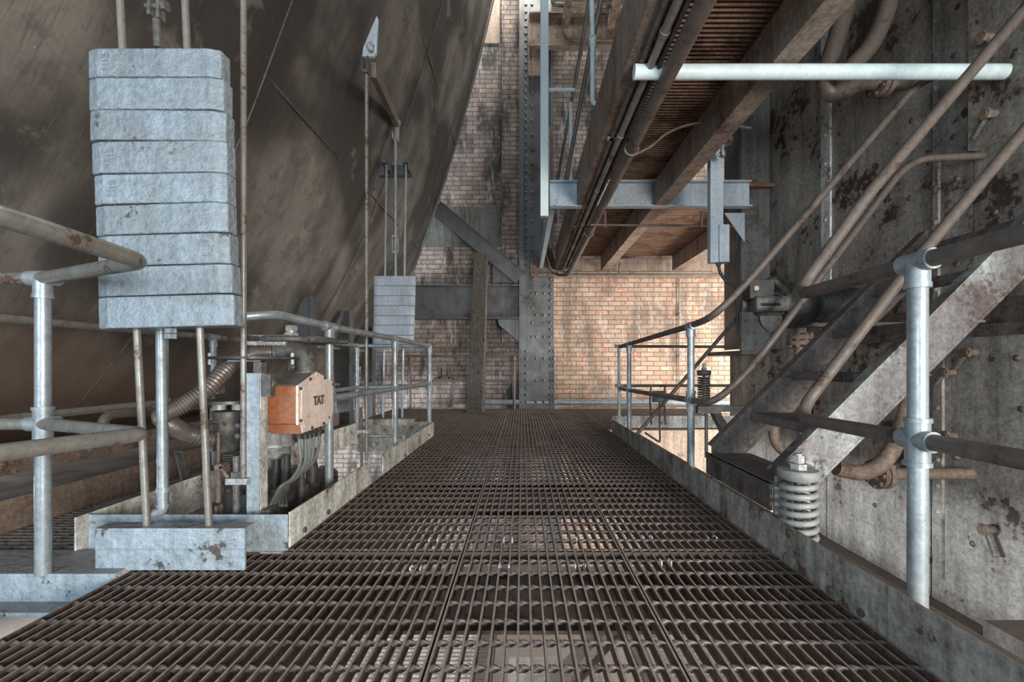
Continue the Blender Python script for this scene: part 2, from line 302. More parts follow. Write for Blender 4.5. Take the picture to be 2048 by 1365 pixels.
# right-hand tank wall: upper plates, lower plates
XW = 2.75
wt = MB()
for y0, y1 in ((-1.0, 2.74), (2.75, 3.02), (3.03, 4.08), (4.09, 5.15)): wt.box((XW, y0, .95), (XW+.2, y1, 7.5))
wt.box((XW+.02, -1.0, .95), (XW+.2, 5.15, 7.5))
tank = wt.build('wall_right', M['tank'], loc=(XW, 2, 0)); struct(tank)
wl = MB()
for y0, y1 in ((-1.0, 2.99), (3.0, 3.02), (3.03, 4.02), (4.03, 5.9)): wl.box((XW-.03, y0, -.8), (XW+.16, y1, .95))
tl = wl.build('lower_plate', M['tank_low'], tank)
dk = MB(); dk.box((2.42,4.97,.90), (XW-.031,5.9,.945)); dk.box((XW-.06, -1.0, .95), (XW, 4.3, 1.02)); dk.box((XW-.02, -1.0, 1.02), (XW, 3.6, 1.16)); dk.build('ledge_angle', M['stair'], tank)
def strip(y0, y1, z0, z1, m='strip', n=14, x=XW):
    s_ = MB().box((x-.018, y0, z0), (x, y1, z1))
    for k in range(n):
        z = z0+(k+.5)*(z1-z0)/n; s_.dome((x-.018, (y0+y1)/2, z), (-1,0,0), .018)
    return s_.build('seam_strip', M[m], tank)
strip(4.0, 4.12, .95, 4.5); strip(2.96, 3.0, .95, 4.5, 'tank', 16); strip(5.05, 5.12, 1.0, 5.0, 'tank', 14)
strip(3.10, 3.16, -.6, .93, 'tank_low', 9, XW-.03); strip(2.90, 2.96, -.6, .93, 'tank_low', 9, XW-.03); strip(4.24, 4.38, -.6, .93, 'strip', 6, XW-.03)
bl = MB()
for y in (2.62, 2.86, 3.2, 3.9, 4.3, 4.9):
    for k in range(12):
        if random.random() < .75: bl.dome((XW, y+random.uniform(-.02,.02), 1.15+k*.27+random.uniform(-.02,.02)), (-1,0,0), .02)
for y in (2.5, 2.7, 3.5, 4.6, 5.3):
    for k in range(5):
        if random.random() < .7: bl.dome((XW-.03, y+random.uniform(-.05,.05), -.3+k*.28), (-1,0,0), .02)
bl.build('wall_bolts', M['bolt'], tank)
ap = thing('access_plate', (XW, 2.4, 2.05), 'mottled light grey access plate bolted high on the wall at the right edge', 'plate')
MB().box((XW-.07, 2.0, 2.07), (XW-.001, 2.71, 4.2)).build('plate', M['tank_low'], ap, .004)
# ------------------------------------------------------------------ floor gratings
PITCH, RS = .0385, .106
def grating(x0, x1, y0, y1, label, near=True, zt=0, name='floor_grating', mb='grate', mr='grate_rod', along='y', group='floor grating panels', pitch=PITCH, rs=RS, twist=True, hgt=.042, rowoff=0):
    sw = (lambda v: v) if along == 'y' else (lambda v: (v[1], v[0], v[2]))
    if along != 'y': x0, x1, y0, y1 = y0, y1, x0, x1
    cx, cy = (x0+x1)/2, (y0+y1)/2; c = sw((cx, cy, zt-hgt))
    t = thing(name, c, label, 'grating', group); b = MB(); n = max(2, round((x1-x0-.008)/pitch)); pt = (x1-x0-.008)/n
    for i in range(n+1):
        x = x0+.004+i*pt; b.box(sw((x-.0033, y0+.003, zt-hgt)), sw((x+.0033, y1-.003, zt)))
    b.box(sw((x0+.001, y0+.001, zt-hgt)), sw((x1-.001, y0+.006, zt-.001))); b.box(sw((x0+.001, y1-.006, zt-hgt)), sw((x1-.001, y1-.001, zt-.001)))
    b.build('load_bars', M[mb], t)
    r = MB(); ns = 6 if near else 4; y = math.ceil((y0+.02)/rs)*rs
    while y < y1-.02:
        if twist:
            vs = []; tot = n*ns
            for j in range(tot+1):
                a = math.pi*j/ns; x = x0+.004+j*pt/ns; ca, sa = math.cos(a), math.sin(a)
                for u, v in ((-.009,-.0035),(.009,-.0035),(.009,.0035),(-.009,.0035)):
                    vs.append(sw((x, y+u*ca-v*sa, zt-.007+u*sa+v*ca)))
            fs = [(j*4+k, j*4+(k+1) % 4, (j+1)*4+(k+1) % 4, (j+1)*4+k) for j in range(tot) for k in range(4)]
            r.add(vs, fs, True)
        else: r.box(sw((x0, y-.004, zt-.012)), sw((x1, y+.004, zt-.002)))
        y += rs
    r.build('twisted_cross_rods', M[mr], t); return t
xs = [-1.0, -.249, .415, 1.04]; ys = [1.87, 2.99, 5.1, 8.1]
nm = [['left', 'middle', 'right'], ['second row', 'third row', 'farthest row']]
grating(-1.49, -.252, .55, 1.868, 'rusty floor grating panel nearest the camera on the left, reaching past the counterweights')
grating(-.247, .413, .55, 1.868, 'rusty floor grating panel nearest the camera, middle of the walkway')
grating(.417, 1.04, .55, 1.868, 'rusty floor grating panel nearest the camera, against the right toe board')
for r_ in range(3):
    for c_ in range(3):
        grating(xs[c_]+.002, xs[c_+1]-.002, ys[r_]+.002, ys[r_+1]-.002, 'rusty floor grating panel, %s of the walkway in the %s away from the camera' % (nm[0][c_], nm[1][r_]), near=(r_ < 1))
grating(-2.3, -1.002, 5.3, 8.1, 'dark floor grating panel in the far left corner beside the brick wall', False)
grating(1.042, 2.9, 5.75, 8.1, 'brightly lit floor grating panel in the far right corner before the orange bricks', False)
# left side walkway
grating(-2.4, -1.86, 1.9, 4.1, 'dark grating walkway strip beside the hopper, nearer panel', along='x', twist=False, mb='stair', mr='stair', name='side_grating', pitch=.038, rs=.11, group='side walkway gratings')
grating(-2.4, -1.86, 4.1, 6.3, 'dark grating walkway strip beside the hopper, farther panel', along='x', twist=False, mb='stair', mr='stair', name='side_grating', pitch=.038, rs=.11, group='side walkway gratings')
# clips
def clip(x, y, lab):
    b = MB()
    for s in (-1, 1): b.tube(bend([(x+s*.019, y, -.012), (x+s*.019, y, .006), (x+s*.019, y+.03, .006), (x+s*.012, y+.035, -.02)], .006, 3), .0035, 6)
    b.box((x-.015, y+.02, -.03), (x+.015, y+.034, -.018)); o = b.build('grating_clip', M['strip']); tag(o, lab, 'clip', 'grating clips')
for px, py, lab in ((830,1140,'left of the middle panel in the nearest row'), (1008,1136,'first from the left on the nearest middle panel'), (1161,1134,'second from the left on the nearest middle panel'),
    (1333,1127,'on the nearest right panel beside its front edge'), (866,1083,'on the left panel just beyond the first joint'), (1016,1082,'on the middle panel just beyond the first joint, left one'),
    (1145,1080,'on the middle panel just beyond the first joint, right one'), (1296,1078,'on the right panel just beyond the first joint'), (1425,1078,'close to the right toe board just beyond the first joint')):
    Y = .78*F/(py-CY); clip((px-CX)/F*Y, Y, 'small pale saddle clip '+lab)
# floor support beams
def sbeam(y, x0, x1, lab, z=-.13, h=.17, m='rustbeam'):
    o = MB().ibeam((x0, y, z), (x1, y, z), .12, h).build('floor_beam', M[m]); tag(o, lab, 'beam', 'floor beams under the grating')
sbeam(1.72, -1.4, 1.05, 'rusty cross beam under the nearest floor gratings'); sbeam(2.99, -.98, 1.05, 'rusty cross beam under the second joint of the gratings')
sbeam(5.05, -.98, 1.05, 'rusty cross beam under the third joint of the gratings'); sbeam(6.9, -2.3, 2.6, 'rusty cross beam under the farthest gratings')
o = MB(); o.box((1.07, .3, -.2), (1.09, 5.3, .0)); o.box((1.09, .3, -.03), (1.35, 5.3, -.015)); o = o.build('ledge_beam', M['stair']); tag(o, 'dark dusty steel ledge between the right toe board and the tank wall', 'beam')
o = MB().box((1.1, .2, -.85), (XW-.03, 4.6, -.76)); o = o.build('lower_ledge', M['stair']); tag(o, 'dark dusty lower ledge running along the foot of the tank wall', 'ledge')
o = MB().box((1.77, .6, -.76), (2.6, 1.73, -.2)); o = o.build('dusty_duct', M['stair']); tag(o, 'dark dusty flat-topped duct low beside the tank wall at bottom right', 'duct')
# left near channel
o = MB(); o.box((-3.0, 1.655, -.1), (-1.497, 1.67, .012)); o.box((-3.0, 1.58, -.105), (-1.497, 1.672, -.09)); o.box((-3.0, 1.653, .0), (-1.498, 1.87, .013))
for px in (110, 168): p = P(px, 1176, 1.655); o.cyl(p+Vector((0,.001,0)), p+Vector((0,-.002,0)), .009)
o = o.build('platform_channel', M['angle'], None, .003); tag(o, 'blue-grey steel channel edging the side walkway at the lower left', 'beam')
# ------------------------------------------------------------------ toe boards
def kick(pts, label, m='kick', z0=.0, z1=.15, t=.008, name='toe_board', bolts=(), face=1):
    pts = [Vector((x, y, 0)) for x, y in pts]; b = MB()
    for a, c in zip(pts, pts[1:]): b.bar(a+Vector((0,0,(z0+z1)/2)), c+Vector((0,0,(z0+z1)/2)), t, z1-z0)
    o = b.build(name, M[m], None, .002); tag(o, label, 'toe board', 'toe boards')
    if bolts:
        for x, y, z in bolts: MB().hexa((x, y, z), (-face, 0, 0), .013, .01).build('bolt', M['bolt'], o)
    return o
kick([(1.046,.45),(1.046,5.25)], 'long pale worn toe board along the right edge of the walkway', 'kick_dull', z0=-.02, bolts=[(1.042,1.52,.02),(1.042,1.38,.02)])
kick([(1.046,5.26),(1.13,5.6),(2.68,5.6)], 'toe board across the far side of the right-hand opening', 'kick')
kick([(1.07,5.22),(1.14,5.22)], 'short end of toe board at the far right post', 'kick')
kick([(-1.0,1.93),(-1.0,2.93)], 'pale toe board on the left beside the valve, lower near corner orange-rusted', 'kick', bolts=[(-.996,2.3,.03),(-.996,2.05,.03)], face=-1)
kick([(-.995,3.2),(-.985,4.98)], 'pale toe board on the left beyond the gap, leading to the far post', 'kick', bolts=[(-.98,4.7,.05),(-.98,3.75,.03)], face=-1)
kick([(-1.83,1.9),(-.99,1.9)], 'grey toe plate facing the camera behind the bottom guide angle', 'angle', z0=-.01)
kick([(-1.85,1.86),(-1.85,3.3)], 'flaking cream toe board at the near end of the side walkway', 'kick', z0=-.06)
kick([(-1.85,3.6),(-1.82,4.95)], 'cream toe board of the side walkway beyond the valve', 'kick', z0=-.06)
kick([(-2.42,1.2),(-2.42,6.8)], 'dark stained toe board along the hopper side of the side walkway', 'rustbeam', z0=-.08)
o = kick([(-1.8,5.02),(-.99,5.02)], 'grey toe plate below the far counterweights', 'kick_dull', z0=-.01)
o = MB().box((-1.85, 5.04, -.19), (-1.35, 5.1, -.03)); o.dome((-1.75,5.04,-.1),(0,-1,0),.02); o.dome((-1.65,5.04,-.1),(0,-1,0),.02); o = o.build('deck_beam', M['kick_dull']); tag(o, 'riveted grey deck beam under the far counterweights', 'beam')
# ------------------------------------------------------------------ handrails
def fitting(b, p, d, r=.031, l=.045):
    d = Vector(d).normalized(); b.cyl(Vector(p)-d*l, Vector(p)+d*l, r)
def rail(name, label, loc, posts, rails, pm='pipe', rm='pipe', r=.0235, rr=.021, fits=True):
    t = thing(name, loc, label, 'handrail')
    for x, y, z0, z1 in posts: MB().cyl((x,y,z0), (x,y,z1), r).build('post', M[pm], t)
    for k, (nm_, pts, bd) in enumerate(rails): MB().tube(bend(pts, bd, 8), rr, 16).build(nm_, M[rm], t)
    if fits:
        for x, y, z0, z1 in posts:
            for nm_, pts, bd in rails:
                best = None
                for a, c in zip(pts, pts[1:]):
                    a = Vector(a); c = Vector(c); d = c-a; q = max(0, min(1, ((Vector((x,y,0))-Vector((a.x,a.y,0))).dot(Vector((d.x,d.y,0))))/max(1e-9, d.x*d.x+d.y*d.y)))
                    p = a+d*q; ds = (Vector((p.x,p.y))-Vector((x,y))).length
                    if best is None or ds < best[0]: best = (ds, p, d)
                if best[0] < .06:
                    f = MB(); z = best[1].z; top = z > z1-.06
                    f.cyl((x,y,z-.07), (x,y,z+(0 if top else .06)), r*1.22); 
                    if not top: f.cyl((x,y,z-.075),(x,y,z-.062),r*1.38); f.cyl((x,y,z+.05),(x,y,z+.063),r*1.38)
                    else: f.cyl((x,y,z-.075),(x,y,z-.06),r*1.32)
                    fitting(f, best[1], best[2], rr*1.25, .05); f.build('tee_fitting', M[pm], t)
    return t
# near right, with the stair rails
yb = 1.88
A = [(1.13,.35,1.08),(1.13,1.287,1.075),(1.14,yb,1.07), P(1740,385,1.9), P(2060,5,1.9)]
Bm = [(1.13,.35,.565),(1.13,1.287,.567),(1.14,yb,.56), P(1800,560,1.9), P(2062,245,1.9)]
rail('stair_handrail', 'near right handrail, thick pale post, brown rails rising along the near stair side', (1.13,1.287,0),
     [(1.13,1.287,-.02,1.06)], [('top_rail', A, .1), ('mid_rail', Bm, .12)], rm='pipe_brown', r=.0245, rr=.0235)
A = [(1.13,5.22,.995),(1.13,4.77,1.005),(1.13,3.02,1.045),(1.14,2.68,1.07), P(1500,560,2.68), P(1842,160,2.68), P(1925,138,2.68)]
Bm = [(1.13,5.22,.51),(1.13,4.77,.515),(1.13,3.02,.545),(1.14,2.68,.55), P(1500,740,2.68), P(1800,345,2.68), P(1840,318,2.68), P(1965,312,2.68)]
rail('stair_handrail', 'far right handrail, two slim posts, brown rails curving up the far stair side', (1.13,3.02,0),
     [(1.13,3.02,-.02,1.03),(1.13,4.77,-.02,.99)], [('top_rail', A, .16), ('mid_rail', Bm, .16)], rm='pipe_brown')
rail('guard_rail', 'thin dark guard rail across the far side of the right opening before the orange bricks', (1.9,5.55,0),
     [(1.17,5.45,-.02,1.0)], [('top_rail', [(1.12,5.45,1.01),(2.66,5.5,1.005)], .05), ('mid_rail', [(1.12,5.45,.53),(2.66,5.5,.53)], .05)], rm='pipe_brown', rr=.017, r=.018)
o = MB().tube([P(1272,871,4.9), P(1471,640,5.0), P(1500,603,5.0)], .02, 12).build('brace_pipe', M['pipe_brown']); tag(o, 'slanting pipe rising from the right-hand opening to the riveted column', 'pipe')
# near left
t = rail('handrail', 'near left handrail whose rails turn back beside the tall counterweight stack', (-1.76,1.66,.01),
     [(-1.763,1.655,.012,1.09)], [('top_rail', [(-2.38,1.64,1.10),(-1.763,1.655,1.10),(-1.10,1.30,1.08),(-1.03,.888,1.075),(-1.02,.4,1.075)], .05),
     ('mid_rail', [(-2.38,1.64,.565),(-1.763,1.655,.565),(-1.21,1.44,.56),(-1.27,1.10,.567),(-1.4,.5,.567)], .05)], rm='pipe_warm', rr=.0225)
rail('handrail', 'left walkway handrail running from the counterweights past the pink box to the far post', (-1.10,2.56,0),
     [(-1.10,2.56,-.02,.985),(-1.06,3.74,-.02,.985),(-1.05,5.07,-.02,.985)],
     [('top_rail', [(-1.28,2.02,.995),(-1.16,2.10,1.02),(-1.10,2.56,1.0),(-1.06,3.74,1.0),(-1.05,5.1,1.0)], .3), ('mid_rail', [(-1.10,2.56,.59),(-1.06,3.74,.585),(-1.05,5.1,.575)], .05)], rr=.021)
rail('side_handrail', 'side walkway handrail on the hopper side, seen behind the valve', (-2.42,3.5,0),
     [(-2.42,3.52,.0,.985),(-2.42,6.6,.0,.985)], [('top_rail', [(-2.42,1.3,1.0),(-2.42,3.52,1.0),(-2.42,7.0,1.0)], .05), ('mid_rail', [(-2.42,1.3,.53),(-2.42,3.52,.53),(-2.42,7.0,.53)], .05)], rm='pipe_warm')
rail('side_handrail', 'handrail turning the corner behind the far counterweights', (-1.86,5.05,0),
     [(-1.86,5.05,.0,.985)], [('top_rail', [(-1.86,4.0,1.0),(-1.86,5.05,1.0),(-1.08,5.13,1.0)], .06), ('mid_rail', [(-1.86,4.0,.53),(-1.86,5.05,.53),(-1.08,5.13,.545)], .06)])
rail('side_handrail', 'slim handrail along the hopper reaching forward to a bent end by the flexible conduit', (-1.85,2.35,0),
     [(-1.86,2.33,.02,.985)], [('mid_rail', [(-1.86,1.98,.42),(-1.86,2.0,.56),(-1.86,2.33,.545),(-1.86,2.9,.55)], .05)], rm='pipe_brown')
rail('wall_guard_rail', 'thin rusty guard rail frame standing before the sooty back wall', (-1.2,8.05,0),
     [(-.15,8.0,.0,.93),(-2.0,8.0,.0,.93)], [('top_rail', [(-2.0,8.0,.945),(-.15,8.0,.945)], .02), ('mid_rail', [(-2.0,8.0,.5),(-.15,8.0,.5)], .02)], pm='pipe_brown', rm='pipe_brown', r=.025, rr=.02)
# pipe with elbow behind the near stack
o = MB().tube(bend([P(322,655,1.86), P(326,1022,1.84), P(310,1028,1.84)], .03, 6), .019, 14); o.cyl(P(326,975,1.845), P(326,985,1.845), .023); o.cyl(P(326,1008,1.845), P(326,1014,1.845), .023)
o = o.build('drain_pipe', M['pipe']); tag(o, 'upright grey pipe with an elbow at its foot behind the counterweight rods', 'pipe')
# ------------------------------------------------------------------ counterweights
def textmesh(txt, size, depth, m, parent, mat4, name='lettering', off=0):
    cu = bpy.data.curves.new(name, 'FONT'); cu.body = txt; cu.offset = off; cu.size = size; cu.extrude = depth; cu.align_x = 'CENTER'; cu.align_y = 'CENTER'
    tmp = bpy.data.objects.new('tmp', cu); C.objects.link(tmp); dg = bpy.context.evaluated_depsgraph_get()
    me = bpy.data.meshes.new_from_object(tmp.evaluated_get(dg)); bpy.data.objects.remove(tmp)
    me.transform(mat4); me.materials.clear(); me.materials.append(m); o = bpy.data.objects.new(name, me); C.objects.link(o); o.parent = parent; return o
def block(x0, x1, yf, z0, z1, cx_, mat, d=.055, ch=.045, bev=.006, segs=True):
    b = MB(); zc = 0; h = (z1-z0)
    w_ = x1-x0; pl = [(0, .013), (ch, 0), (w_-ch, 0), (w_, .013), (w_, d+.012), (w_-ch, d+.05), (ch, d+.05), (0, d+.012)]
    b.prism([(x0+x, yf+y, z0) for x, y in pl], (0, 0, h)); return b
tops = [95,154,219,281,346,407,468,531,591,656]; lf = [169,170,173,177,181,184,188,190,191]; rt = [438,443,446,449,451,453,457,460,464]
roll = [0,0,-.2,.7,1.0,1.7,1.5,1.9,1.6]; pos_words = ['topmost','second from the top','third from the top','fourth from the top','middle one','fourth from the bottom','third from the bottom','second from the bottom','bottom one']
extra = ['', '', '', ', embossed M12 near its left end', ', embossed M12 above the rail end', ', embossed M12 near its right end', ', crossed by the rail end', '', '']
YS = 1.66
for i in range(9):
    a = P(lf[i], tops[i+1]-1.5, YS); c = P(rt[i], tops[i], YS); b = block(a.x, c.x, YS, a.z, c.z-.0005, 0, None)
    mid_ = Vector(((a.x+c.x)/2, YS+.05, a.z))
    o = b.build('counterweight_block', M['weight'], None, .006, loc=mid_); o.rotation_euler = (0, -math.radians(roll[i])*1.0, math.radians(random.uniform(-.6,.6)))
    tag(o, 'blue-grey weight of the near stack, '+pos_words[i]+extra[i], 'counterweight', 'near counterweight stack')
    if i in (0, 3, 4, 5, 6):
        sx = -.17 if i in (0, 3, 4) else .165
        rz = math.radians(90 if i in (0, 3, 4) else -90)
        mt = Matrix.Translation((sx, -.0505, (c.z-a.z)/2)) @ Matrix.Rotation(math.pi/2, 4, 'X') @ Matrix.Rotation(rz, 4, 'Z')
        textmesh('M12', .036, .0025, M['weight'], o, mt)
rods = thing('weight_rods', P(300,1060,1.71), 'pair of slightly leaning steel rods carrying the large near counterweights', 'rod')
for a, c in ((( 238,-40),(294,1058)), ((368,-40),(418,1052))):
    MB().cyl(P(a[0],a[1],1.715), P(c[0],c[1],1.735), .0125).build('rod', M['pipe_warm'], rods)
o = MB().cyl(P(313,40,1.715), P(316,96,1.715), .0135); o.box(P(300,-20,1.70), P(306,40,1.73)); o.box(P(318,-20,1.70), P(324,46,1.73)); o.cyl(P(292,12,1.715), P(332,12,1.715), .01); o.hexa(P(326,12,1.715),(1,0,0),.02,.015)
o.build('clevis', M['darkgrey'], rods)
o = MB()
for y in (658, 669): o.hexa(P(342, y+9, 1.71), (0,0,1), .021, .018)
o.build('lock_nuts', M['weight'], rods)
def angle(x0, x1, y, zb, zt, dep, m, label, seam=True):
    b = MB().box((x0, y, zb), (x1, y+.012, zt)); b.box((x0-.001, y-.002, zt-.012), (x1+.001, y+dep, zt+.001))
    if seam: b.bar((x0, y-.001, (zb+zt)/2), (x1, y-.001, (zb+zt)/2), .004, .004)
    o = b.build('guide_angle', M[m], None, .003); return tag(o, label, 'steel angle')
angle(-1.615, -1.05, 1.70, .004, .163, .07, 'angle', 'pale blue steel angle standing on the grating under the near counterweight rods')
# far stack
FY = 5.2; n = 9; zt_, zb_ = .78+(731-552)/900*FY, .78+(731-698)/900*FY
ftops = [552,572,592,612,632,651,671,690,699]
for i in range(8):
    x0 = P(747, 0, FY).x+i*-.001; x1 = P(830, 0, FY).x-i*.003; za = P(0, ftops[i+1]-.2, FY).z; zc = P(0, ftops[i], FY).z
    b = block(x0, x1, FY, za+.002, zc, 0, None, d=.03, ch=.04)
    o = b.build('counterweight_block', M['weight_far'], None, .004)
    tag(o, 'pale weight in the small far stack, '+['topmost','second from the top','third from the top','fourth from the top','fourth from the bottom','third from the bottom','second from the bottom','thin bottom plate'][i], 'counterweight', 'far counterweight stack')
r2 = thing('weight_rods', (-1.47, 5.25, .2), 'three thin rods and turnbuckle carrying the small far counterweights', 'rod')
for px0, py0, px1, py1 in ((773,330,766,846), (812,330,804,846)): MB().cyl(P(px0,py0,5.25), P(px1,py1,5.25), .013).build('rod', M['pipe'], r2)
MB().cyl(P(791,250,5.25), P(791,554,5.25), .016).build('rod', M['pipe'], r2)
b = MB(); b.box(P(784,475,5.22), P(788,505,5.28)); b.box(P(793,475,5.22), P(797,505,5.28)); b.box(P(784,471,5.22), P(797,477,5.28)); b.box(P(784,503,5.22), P(797,508,5.28)); b.build('turnbuckle', M['greymachine'], r2)
b = MB(); b.box(P(786,262,5.2), P(789,285,5.3)); b.box(P(794,236,5.2), P(797,285,5.3)); b.hexa(P(797,245,5.25),(1,0,0),.03,.02); b.build('clevis', M['greymachine'], r2)
angle(P(738,0,4.98).x, P(831,0,4.98).x, 4.93, .12, .19, .12, 'kick_dull', 'short steel angle under the far counterweight rods', False)
# hanger bracket for far rods
hb = thing('rod_hanger', P(790,345,5.4), 'grey bracket on the hopper side holding the two far guide rods', 'bracket')
b = MB(); b.box(P(748,330,5.34), P(826,356,5.42)); b.prism([P(739,350,5.33),P(757,312,5.33),P(766,315,5.33),P(748,376,5.33),P(736,372,5.33)], (0,.05,0)); b.build('plate', M['beam_grey'], hb, .003)
for px in (773, 813):
    b = MB(); b.box(P(px-9,325,5.2), P(px+9,329,5.34)); b.box(P(px+6,325,5.2), P(px+9,350,5.34)); b.hexa(P(px,325,5.25),(0,0,1),.025,.025); b.build('lug', M['darkgrey'], hb)
# suspension lever plate at the top
lv = thing('lever_plate', P(742,110,3.6), 'pointed grey lever plate with pin high on the hopper side', 'bracket')
b = MB(); b.prism([P(753,31,3.6),P(756,36,3.6),P(752,105,3.6),P(746,112,3.6),P(724,112,3.6),P(726,95,3.6)], (0,.03,0)); b.build('plate', M['beam_blue'], lv, .003)
b = MB(); b.hexa(P(742,94,3.6),(0,-1,0),.028,.03); b.hexa(P(744,103,3.6),(0,-1,0),.02,.04); b.build('pin_nut', M['greymachine'], lv)
b = MB(); b.box(P(724,110,3.57), P(729,152,3.65)); b.box(P(735,110,3.57), P(741,158,3.65)); b.box(P(724,138,3.57), P(740,152,3.62)); b.build('clevis', M['beam_grey'], lv)
b = MB(); b.bar(P(746,140,3.66), P(793,244,5.2), .05, .11); b.build('connecting_bar', M['rustbeam'], lv)
# long slender rods
for px, Y, y0, y1, yb_, lab in ((487,1.98,-40,968,962,'long thin vertical rod with square guide block just right of the near counterweights'), (733,3.6,150,922,863,'long thin vertical rod with guide block in front of the far counterweights')):
    t = thing('pull_rod', P(px, y1, Y), lab, 'rod')
    MB().cyl(P(px,y0,Y), P(px,y1,Y), .0125 if Y < 3 else .014).build('rod', M['pipe_warm'], t)
    c = P(px-6, yb_, Y); b = MB().box(c+Vector((-.05,-.03,-.012)), c+Vector((.045,.04,.016))); b.build('guide_block', M['greymachine'], t, .003)
    b = MB().cyl(c+Vector((-.018,0,-.3)), c+Vector((-.018,0,.11)), .0135); b.hexa(c+Vector((-.018,0,.016)), (0,0,1), .024, .025); b.build('threaded_stud', M['darkgrey'], t)
# ------------------------------------------------------------------ hopper
prof = [(9.4,-.05),(7.3,-.53),(5.6,-.95),(4.0,-1.42),(2.9,-1.80),(2.2,-2.08),(1.5,-2.45),(1.0,-2.75),(.65,-3.02),(.4,-3.25),(.26,-3.5)]
pp = smooth([(x, 0, z) for z, x in prof], 5)
hp = thing('hopper', (-3, 4, .26), 'huge dark-streaked steel hopper wall leaning over the left side of the walkway', 'hopper')
b = MB(); y0, y1 = .2, 8.0; ny = 14; vs = []
for p in pp:
    for j in range(ny+1):
        y = y0+(y1-y0)*j/ny; vs.append((p.x+.02*math.sin(j*1.7), y, p.z))
nn = ny+1; k = len(pp); b.add(vs, [(i*nn+j, i*nn+j+1, (i+1)*nn+j+1, (i+1)*nn+j) for i in range(k-1) for j in range(ny)], True)
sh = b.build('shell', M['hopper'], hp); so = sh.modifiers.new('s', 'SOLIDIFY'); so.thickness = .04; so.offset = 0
def xat(z):
    for (za, xa), (zb, xb) in zip(prof, prof[1:]):
        if za >= z >= zb: return xa+(xb-xa)*(za-z)/(za-zb)
    return prof[-1][1]
for z in (2.82, 4.7):
    MB().bar((xat(z)+.025, .4, z), (xat(z)+.025, 7.98, z), .012, .02).build('weld_seam', M['stair'], hp)
for y in (3.15, 5.6):
    MB().tube([Vector((p.x+.03, y, p.z)) for p in pp[:-3]], .008, 6).build('weld_seam', M['stair'], hp)
MB().tube([Vector((p.x+.0, 8.01, p.z)) for p in pp], .035, 8).build('edge_flange', M['beam_grey'], hp)
b = MB(); b.box((-3.9,.4,.14), (-3.0,6.0,.26)); 
for k in range(20): b.dome((-3.0,.7+k*.27,.2),(1,0,0),.03)
b.build('base_girder', M['rustbeam'], hp)
b = MB(); b.box((-3.6,.4,.0), (-2.93,5.2,.02)); b.box((-3.4,.4,-.2), (-3.05,5.0,-.0)); b = b.build('hopper_beam', M['beam_grey']); tag(b, 'dark rusty flanged girder low under the hopper at far left', 'beam')
# hopper support fins
for px, w_, top, Y, lab in ((624, 40, 594, 4.95, 'dark steel support fin nearest the valve handwheel'), (700, 26, 622, 6.0, 'dark steel support fin second from the valve, reaching the walkway'), (745, 18, 655, 7.0, 'dark steel support fin beside the far counterweights')):
    t = thing('support_fin', (P(px,0,Y).x, Y, .0), lab, 'column', 'hopper support fins')
    c = P(px, top, Y); ww = w_/F*Y
    b = MB(); b.prism([(c.x-ww*.45, Y, c.z), (c.x, Y, c.z), (c.x, Y, -.2), (c.x-ww*.8, Y, -.2), (c.x-ww*1.35, Y, c.z-.55)], (0,.02,0)); b.build('web', M['beam_grey'], t)
    MB().box((c.x, Y-.06, -.2), (c.x+.02, Y+.08, c.z)).build('flange', M['column'], t)
# ------------------------------------------------------------------ column and back wall steel
col = thing('steel_column', (.27,8.15,0), 'tall riveted dark steel column against the back brick wall', 'column')
b = MB(); b.box((-.06,8.1,-.0), (.55,8.26,9.4)); b.box((-.06,8.06,0), (.02,8.1,9.4)); b.box((.0,8.085,0), (.56,8.1,2.55)); b.box((-.05,8.07,-.05), (.575,8.09,1.12)); b.box((.5,8.04,2.6), (.55,8.1,9.4))
for k in range(70):
    z = .12+k*.13; b.dome((.06,8.1 if z > 1.12 else 8.07,z),(0,-1,0),.028)
    if k % 2: b.dome((.17,8.1 if z > 2.5 else 8.085,z),(0,-1,0),.028)
    if z < 2.5: b.dome((.50,8.085 if z > 1.12 else 8.07,z),(0,-1,0),.028); 
    if z < 2.5 and k % 3 == 0: b.dome((.38,8.085 if z > 1.12 else 8.07,z),(0,-1,0),.028); b.dome((.24,8.085 if z > 1.12 else 8.07,z),(0,-1,0),.028)
    if z < 1.12: b.dome((-.02,8.07,z),(0,-1,0),.026); b.dome((.55,8.07,z),(0,-1,0),.026)
b.build('shaft', M['column'], col)
wbm = thing('wall_beam', (-1,8.1,1.6), 'deep dark horizontal girder running from the hopper to the riveted column', 'beam')
b = MB(); b.box((-2.6,8.16,1.62), (-.06,8.19,2.22)); b.box((-2.6,8.06,2.2), (-.06,8.24,2.225)); b.box((-2.6,8.06,1.615), (-.06,8.24,1.64))
for k in range(10): b.dome((-2.2+k*.24,8.07,2.19),(0,0,-1),.02)
b.build('girder', M['beam_grey'], wbm)
b = MB(); b.prism([(-.06,8.12,1.61),(-.45,8.12,1.61),(-.42,8.12,1.5),(-.06,8.12,1.2)], (0,.015,0)); b.build('gusset', M['column'], wbm)
p0, p1 = P(872,415,8.05), P(1040,556,8.05)
o = MB(); o.ibeam(p0, p1, .03, .27, .02, (0,1,0)); o = MB(); o.bar(p0, p1, .012, .26, (0,0,1)); up = Vector((0,0,1)); d = (p1-p0).normalized(); u = Vector((d.z,0,-d.x))*-1
for s in (-1, 1): o.bar(p0+u*s*.125, p1+u*s*.125, .09, .018)
o.box(P(985,520,8.08), P(1036,566,8.1))
o = o.build('diagonal_brace', M['beam_grey']); tag(o, 'dark slanting channel brace from the hopper edge down to the column', 'beam')
